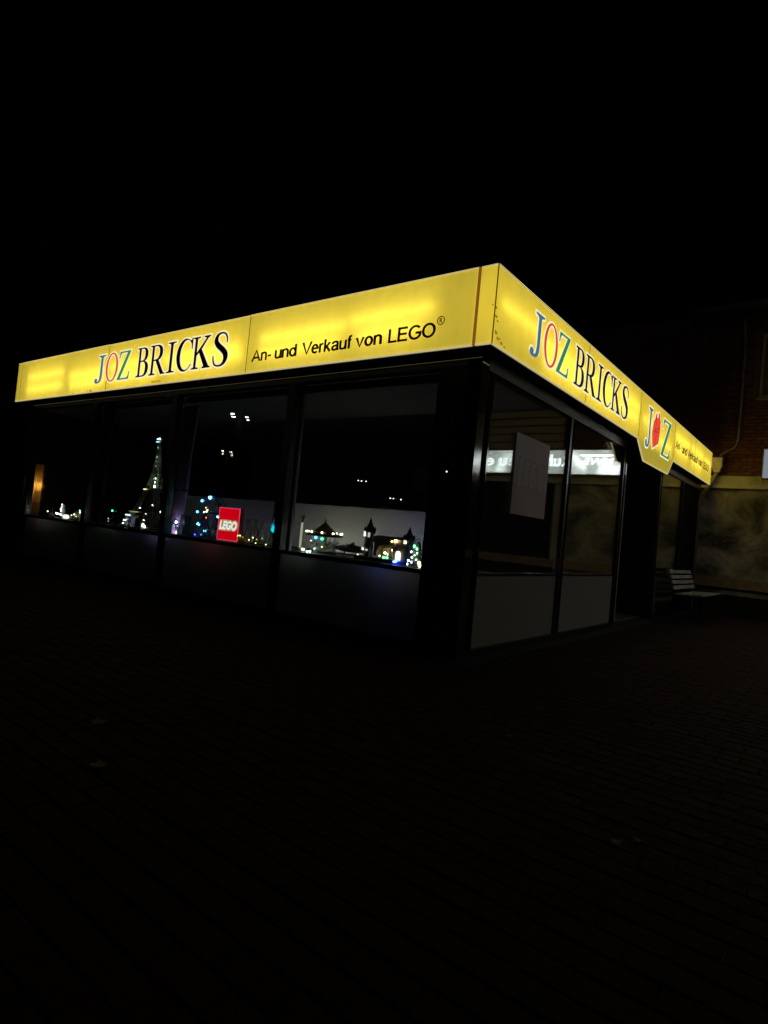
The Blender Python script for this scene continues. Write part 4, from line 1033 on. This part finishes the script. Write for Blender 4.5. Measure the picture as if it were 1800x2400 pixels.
# left windows: small village pieces
r = toy('boat_model', 'small pale pink toy boat in the leftmost window', 114, 0, .50)
MB().add([(x, y, z_) for z_, s_ in ((0.012, .6), (.05, 1)) for x, y in ((-.13*s_, 0), (-.08*s_, -.05*s_), (.08*s_, -.05*s_), (.13*s_, 0), (.08*s_, .05*s_), (-.08*s_, .05*s_))], [tuple(range(5, -1, -1)), tuple(range(6, 12))] + [(i, (i+1) % 6, 6+(i+1) % 6, 6+i) for i in range(6)]).build('hull', pmat('pale pink toy', (.6, .42, .38), .4), r)
MB().cyl((-.02, 0, .05), (-.02, 0, .16), .006, n=6).build('mast', M_toyw, r); led(r, (.0, -.09, .085), .009, (1, .8, .7), 6.)
r = toy('figure_cluster_model', 'small jumble of white lit toy machinery in the leftmost window', 134, 0, .50)
for p, sz in (((-.09, 0, .05), (.04, .05, .08)), ((-.03, .02, .06), (.05, .05, .06)), ((.03, 0, .10), (.05, .05, .14)), ((.03, 0, .20), (.03, .03, .06)), ((.06, -.02, .17), (.08, .03, .018))): MB().cbox(p, sz).build('block', M_toyw if p[0] > -.05 else M_toyd, r, bevel=.006)
MB().box((-.13, -.06, 0), (.1, .06, .012)).build('base', M_toyd, r)
for p, rr, s_ in (((-.10, -.05, .07), .014, 6.), ((-.05, -.05, .065), .014, 7.), ((.02, -.04, .06), .012, 5.), ((.035, -.04, .12), .012, 5.), ((.02, -.04, .15), .011, 5.), ((.05, -.04, .23), .010, 4.), ((.075, -.05, .19), .011, 4.), ((.05, -.04, .05), .012, 5.)): led(r, p, rr, (1, .98, .88), s_)
r = toy('glowing_cup', 'bright white glowing cup at the front of the leftmost window', 143, 0, .46, 'light')
MB().lathe([(.03, 0), (.05, .015), (.052, .04), (.034, .062), (.03, .065)], n=16).build('bowl', emat('white glowing cup', (.95, 1, 1), 2.4), r)
MB().lathe([(.02, .065), (.012, .08)], n=10).build('knob', M_toyd, r)
r = toy('horse_pair_model', 'pale toy animals under small green lights in the leftmost window', 169, 0, .50)
for x, s_, m in ((-.09, .8, M_toyw), (.0, 1.1, M_toyt), (.09, .9, M_toyw)):
    h = MB(); h.ball((x, 0, .075*s_), .04*s_, 9, 6, (1.35, .7, .8)); h.cyl((x-.045*s_, 0, .085*s_), (x-.065*s_, 0, .13*s_), .018*s_, .012*s_, 7).cyl((x-.06*s_, 0, .13*s_), (x-.10*s_, 0, .11*s_), .015*s_, .009*s_, 7)
    for sx in (-.035, .035):
        for y in (-.015, .015): h.cyl((x+sx*s_, y, .07*s_), (x+sx*1.1*s_, y, .012), .008, n=5)
    h.build('animal', m, r)
MB().box((-.16, -.07, 0), (.16, .07, .012)).build('base', M_toyg, r)
for p, c_, s_ in (((.10, -.03, .16), GR, 8.), ((.11, -.03, .13), (.6, 1, .7), 8.), ((.03, -.08, .09), (1, 1, .7), 5.), ((-.06, -.08, .07), WA, 4.), ((.1, -.08, .06), WA, 2.)): led(r, p, .010, c_, s_)
r = toy('signal_model', 'small dark signal model with one green light left of the tower', 243, 0, .52)
MB().box((-.08, -.05, 0), (.08, .05, .02)).build('base', M_toyd, r); MB().cyl((0, 0, .02), (0, 0, .20), .010, n=8).build('post', M_toyd, r); MB().box((-.02, -.02, .18), (.02, .012, .24)).build('head', M_toyd, r)
led(r, (0, -.026, .215), .011, (.05, 1, .4), 8.); led(r, (-.03, -.06, .09), .008, (.6, .6, .7), 1.5); led(r, (-.02, -.06, .05), .007, (.6, .6, .7), 1.2)
r = toy('kiosk_model', 'small toy kiosk with a pale lit roof sign left of the tower base', 279, 0, .48)
MB().box((-.09, -.04, 0), (.07, .07, .015)).build('base', M_toyd, r); MB().box((-.06, -.01, .015), (.05, .06, .15)).build('booth', pmat('lilac toy', (.3, .26, .5), .4), r)
MB().box((-.08, -.03, .15), (.07, .07, .165)).build('roof', M_toyw, r); MB().box((-.075, -.036, .172), (.06, -.028, .19)).build('roof_sign', emat('pale lit roof sign', (.7, 1, .95), 3.), r)
for p, c_, s_ in (((-.09, -.045, .05), (.7, 1, .7), 5.), ((-.06, -.05, .045), (.7, 1, .7), 5.), ((-.07, -.05, .10), WH, 3.), ((.03, -.05, .12), (.35, .25, 1), 2.)): led(r, p, .010, c_, s_)

# tall warm lamp behind the leftmost window
r = empty('floor_lamp', (at(76, 1060, .37).x, .37, .016)); tag(r, 'tall warm glowing column lamp with pleated shade at the far left', 'lamp')
sh = film_mat('pleated shade', (.85, .55, .18), .9, .8)
vs_ = []; nn = 40
for z_ in (.70, .9, 1.2, 1.6, at(83, 1005, .37).z): vs_ += [((.084+.008*(k % 2))*math.cos(2*math.pi*k/nn), (.084+.008*(k % 2))*math.sin(2*math.pi*k/nn), z_) for k in range(nn)]
MB().add(vs_, [(j*nn+k, j*nn+(k+1) % nn, (j+1)*nn+(k+1) % nn, (j+1)*nn+k) for j in range(4) for k in range(nn)]).build('shade', sh, r)
MB().lathe([(.08, 0), (.08, .02), (.02, .03), (.015, .70)], n=16).build('stand', M_toyd, r)
MB().ball((-.0, 0, 1.24), .022, 10, 8).build('bulb', emat('warm bulb', (1, .64, .26), 55.), r)
# cloth and tiny lights deeper in the carousel window, notice on the glass
def cloth():
    vs_ = []; fs = []; nx, ny = 40, 10
    for j in range(ny+1):
        for i in range(nx+1):
            u, v = i/nx, j/ny; x = 1.55*u
            sag = .10*math.sin(math.pi*min(u*1.3, 1)) - .16*max(0, u-.62)
            vs_.append((x, .5*v, .05*math.sin(7*u+2*v)+sag-.09*v*(1-.5*u)+.015*math.sin(17*u+5*v)))
    for j in range(ny):
        for i in range(nx): fs.append((j*(nx+1)+i, j*(nx+1)+i+1, (j+1)*(nx+1)+i+1, (j+1)*(nx+1)+i))
    return MB().add(vs_, fs)
p = at(705, 1053, 1.9)
tag(cloth().build('draped_cloth', pmat('pale cloth', (.5, .5, .48), .9), None, (p.x, 1.75, 1.37), smooth=True), 'faint pale cloth hung behind the white backboard', 'cloth')
tag(MB().box((p.x-.2, 1.7, .016), (p.x+1.9, 2.3, 1.27)).build('stock_cabinet', M_dark), 'dark cabinet under the pale cloth behind the backboard', 'cabinet')
for k, (px, py) in enumerate(((774, 1038), (781, 1039), (791, 1040), (843, 1076), (850, 1077), (866, 1079))):
    q = at(px, py, 1.55)
    r = empty('fairy_light', q); tag(r, 'tiny white fairy light above the white backboard, %s from the left' % ('first second third fourth fifth sixth'.split()[k]), 'light', 'fairy lights')
    led(r, (0, 0, 0), .006, (1, .97, .9), 3.5, 'bulb'); MB().cyl((0, 0, .005), (0, 0, .03), .003, n=5).build('socket', M_toyd, r)
a, b = at(897, 1008, .185), at(934, 1062, .185)
MB_n = MB().box((min(a.x, b.x), .184, b.z), (max(a.x, b.x)-.02, .188, a.z)).build('paper_notice', pmat('bluish paper', (.36, .36, .46), .8)); tag(MB_n, 'bluish paper notice taped inside the carousel window glass', 'notice')
r = empty('reflection_dot', (at(966, 1019, .17).x, .175, at(966, 1019, .17).z)); tag(r, 'tiny white glowing dot standing in for a reflected light on the corner panel', 'light')
MB().cyl((0, -.012, 0), (0, 0, 0), .016, n=12).build('housing', M_alu, r); led(r, (0, -.014, 0), .006, (1, .97, .9), 2.2, 'lens')  # glowing dot put on the panel in place of a small light's reflection
# poster hung on the entrance side glass
ps = empty('poster', (-.182, 1.41, 1.738)); tag(ps, 'pale hanging poster with faint logo on the entrance side glass', 'poster')
MB().box((-.004, -.415, -.10), (.004, .415, .40)).build('upper_sheet', pmat('poster grey', (.70, .65, .67), .8, 0, var=.06), ps)
MB().box((-.004, -.415, -.40), (.004, .415, -.1005)).build('lower_sheet', pmat('poster reddish', (.66, .54, .53), .8, 0, var=.06), ps)
o1 = fit(text_mesh('logo_lettering', 'LEGO', 1, .001, off=.06, shear=.15), -.36, -.16, .36, .16)
o = link('logo_lettering', o1, pmat('faint print', (.56, .53, .56), .8), ps, (.0048, 0, .02)); o.rotation_euler = ROT_B
o1 = fit(text_mesh('logo_lettering', 'LEGO', 1, .001, off=.015, shear=.15), -.33, -.13, .33, .13)
o = link('logo_lettering', o1, pmat('poster grey', (.70, .65, .67), .8), ps, (.0058, 0, .02)); o.rotation_euler = ROT_B

# fallen leaves on the paving
def ground_at(px, py):
    k = 1800/1659; d = ROT @ Vector(((px*k-900)/FPX, -(py*k-1200)/FPX, -1)); return CAM + d*(-CAM.z/d.z)
M_leaf = pmat('dry leaf', (.085, .07, .05), .7, 0, var=.3, vscale=60)
for px, py, s_, rz, l_ in ((216, 1563, .085, .3, 'dry pale leaf on the paving at the left, nearest the windows'), (1098, 1592, .05, 1.2, 'small dry leaf on the paving in front of the shop corner'), (210, 1657, .075, 2.1, 'dry leaf on the paving at the lower left'),
                           (1330, 1823, .05, .8, 'dry leaf on the paving at the lower right, left of a pair'), (1375, 1820, .04, 2.6, 'tiny dry leaf on the paving at the lower right, right of a pair')):
    q = ground_at(px, py); pts = []
    out = [(0, -.5), (.25, -.3), (.48, -.32), (.36, -.05), (.5, .2), (.22, .2), (0, .55), (-.22, .2), (-.5, .2), (-.36, -.05), (-.48, -.32), (-.25, -.3)]
    vs_ = [(0, 0, .012)] + [(x*s_, y*s_, .006+.25*s_*(abs(x)+.1*random.random())) for x, y in out]
    vs_ += [(x, y, z_-.0012) for x, y, z_ in vs_]
    n_ = len(out); fs = [(0, 1+i, 1+(i+1) % n_) for i in range(n_)] + [(n_+1, n_+2+(i+1) % n_, n_+2+i) for i in range(n_)] + [(1+i, n_+2+i, n_+2+(i+1) % n_, 1+(i+1) % n_) for i in range(n_)]
    r = empty('fallen_leaf', (q.x, q.y, 0), rz); tag(r, l_, 'leaf', 'fallen leaves')
    MB().add(vs_, fs).build('blade', M_leaf, r); MB().cyl((0, -.5*s_, .008), (.05*s_, -.85*s_, .004), .0015, n=5).build('stalk', M_leaf, r)
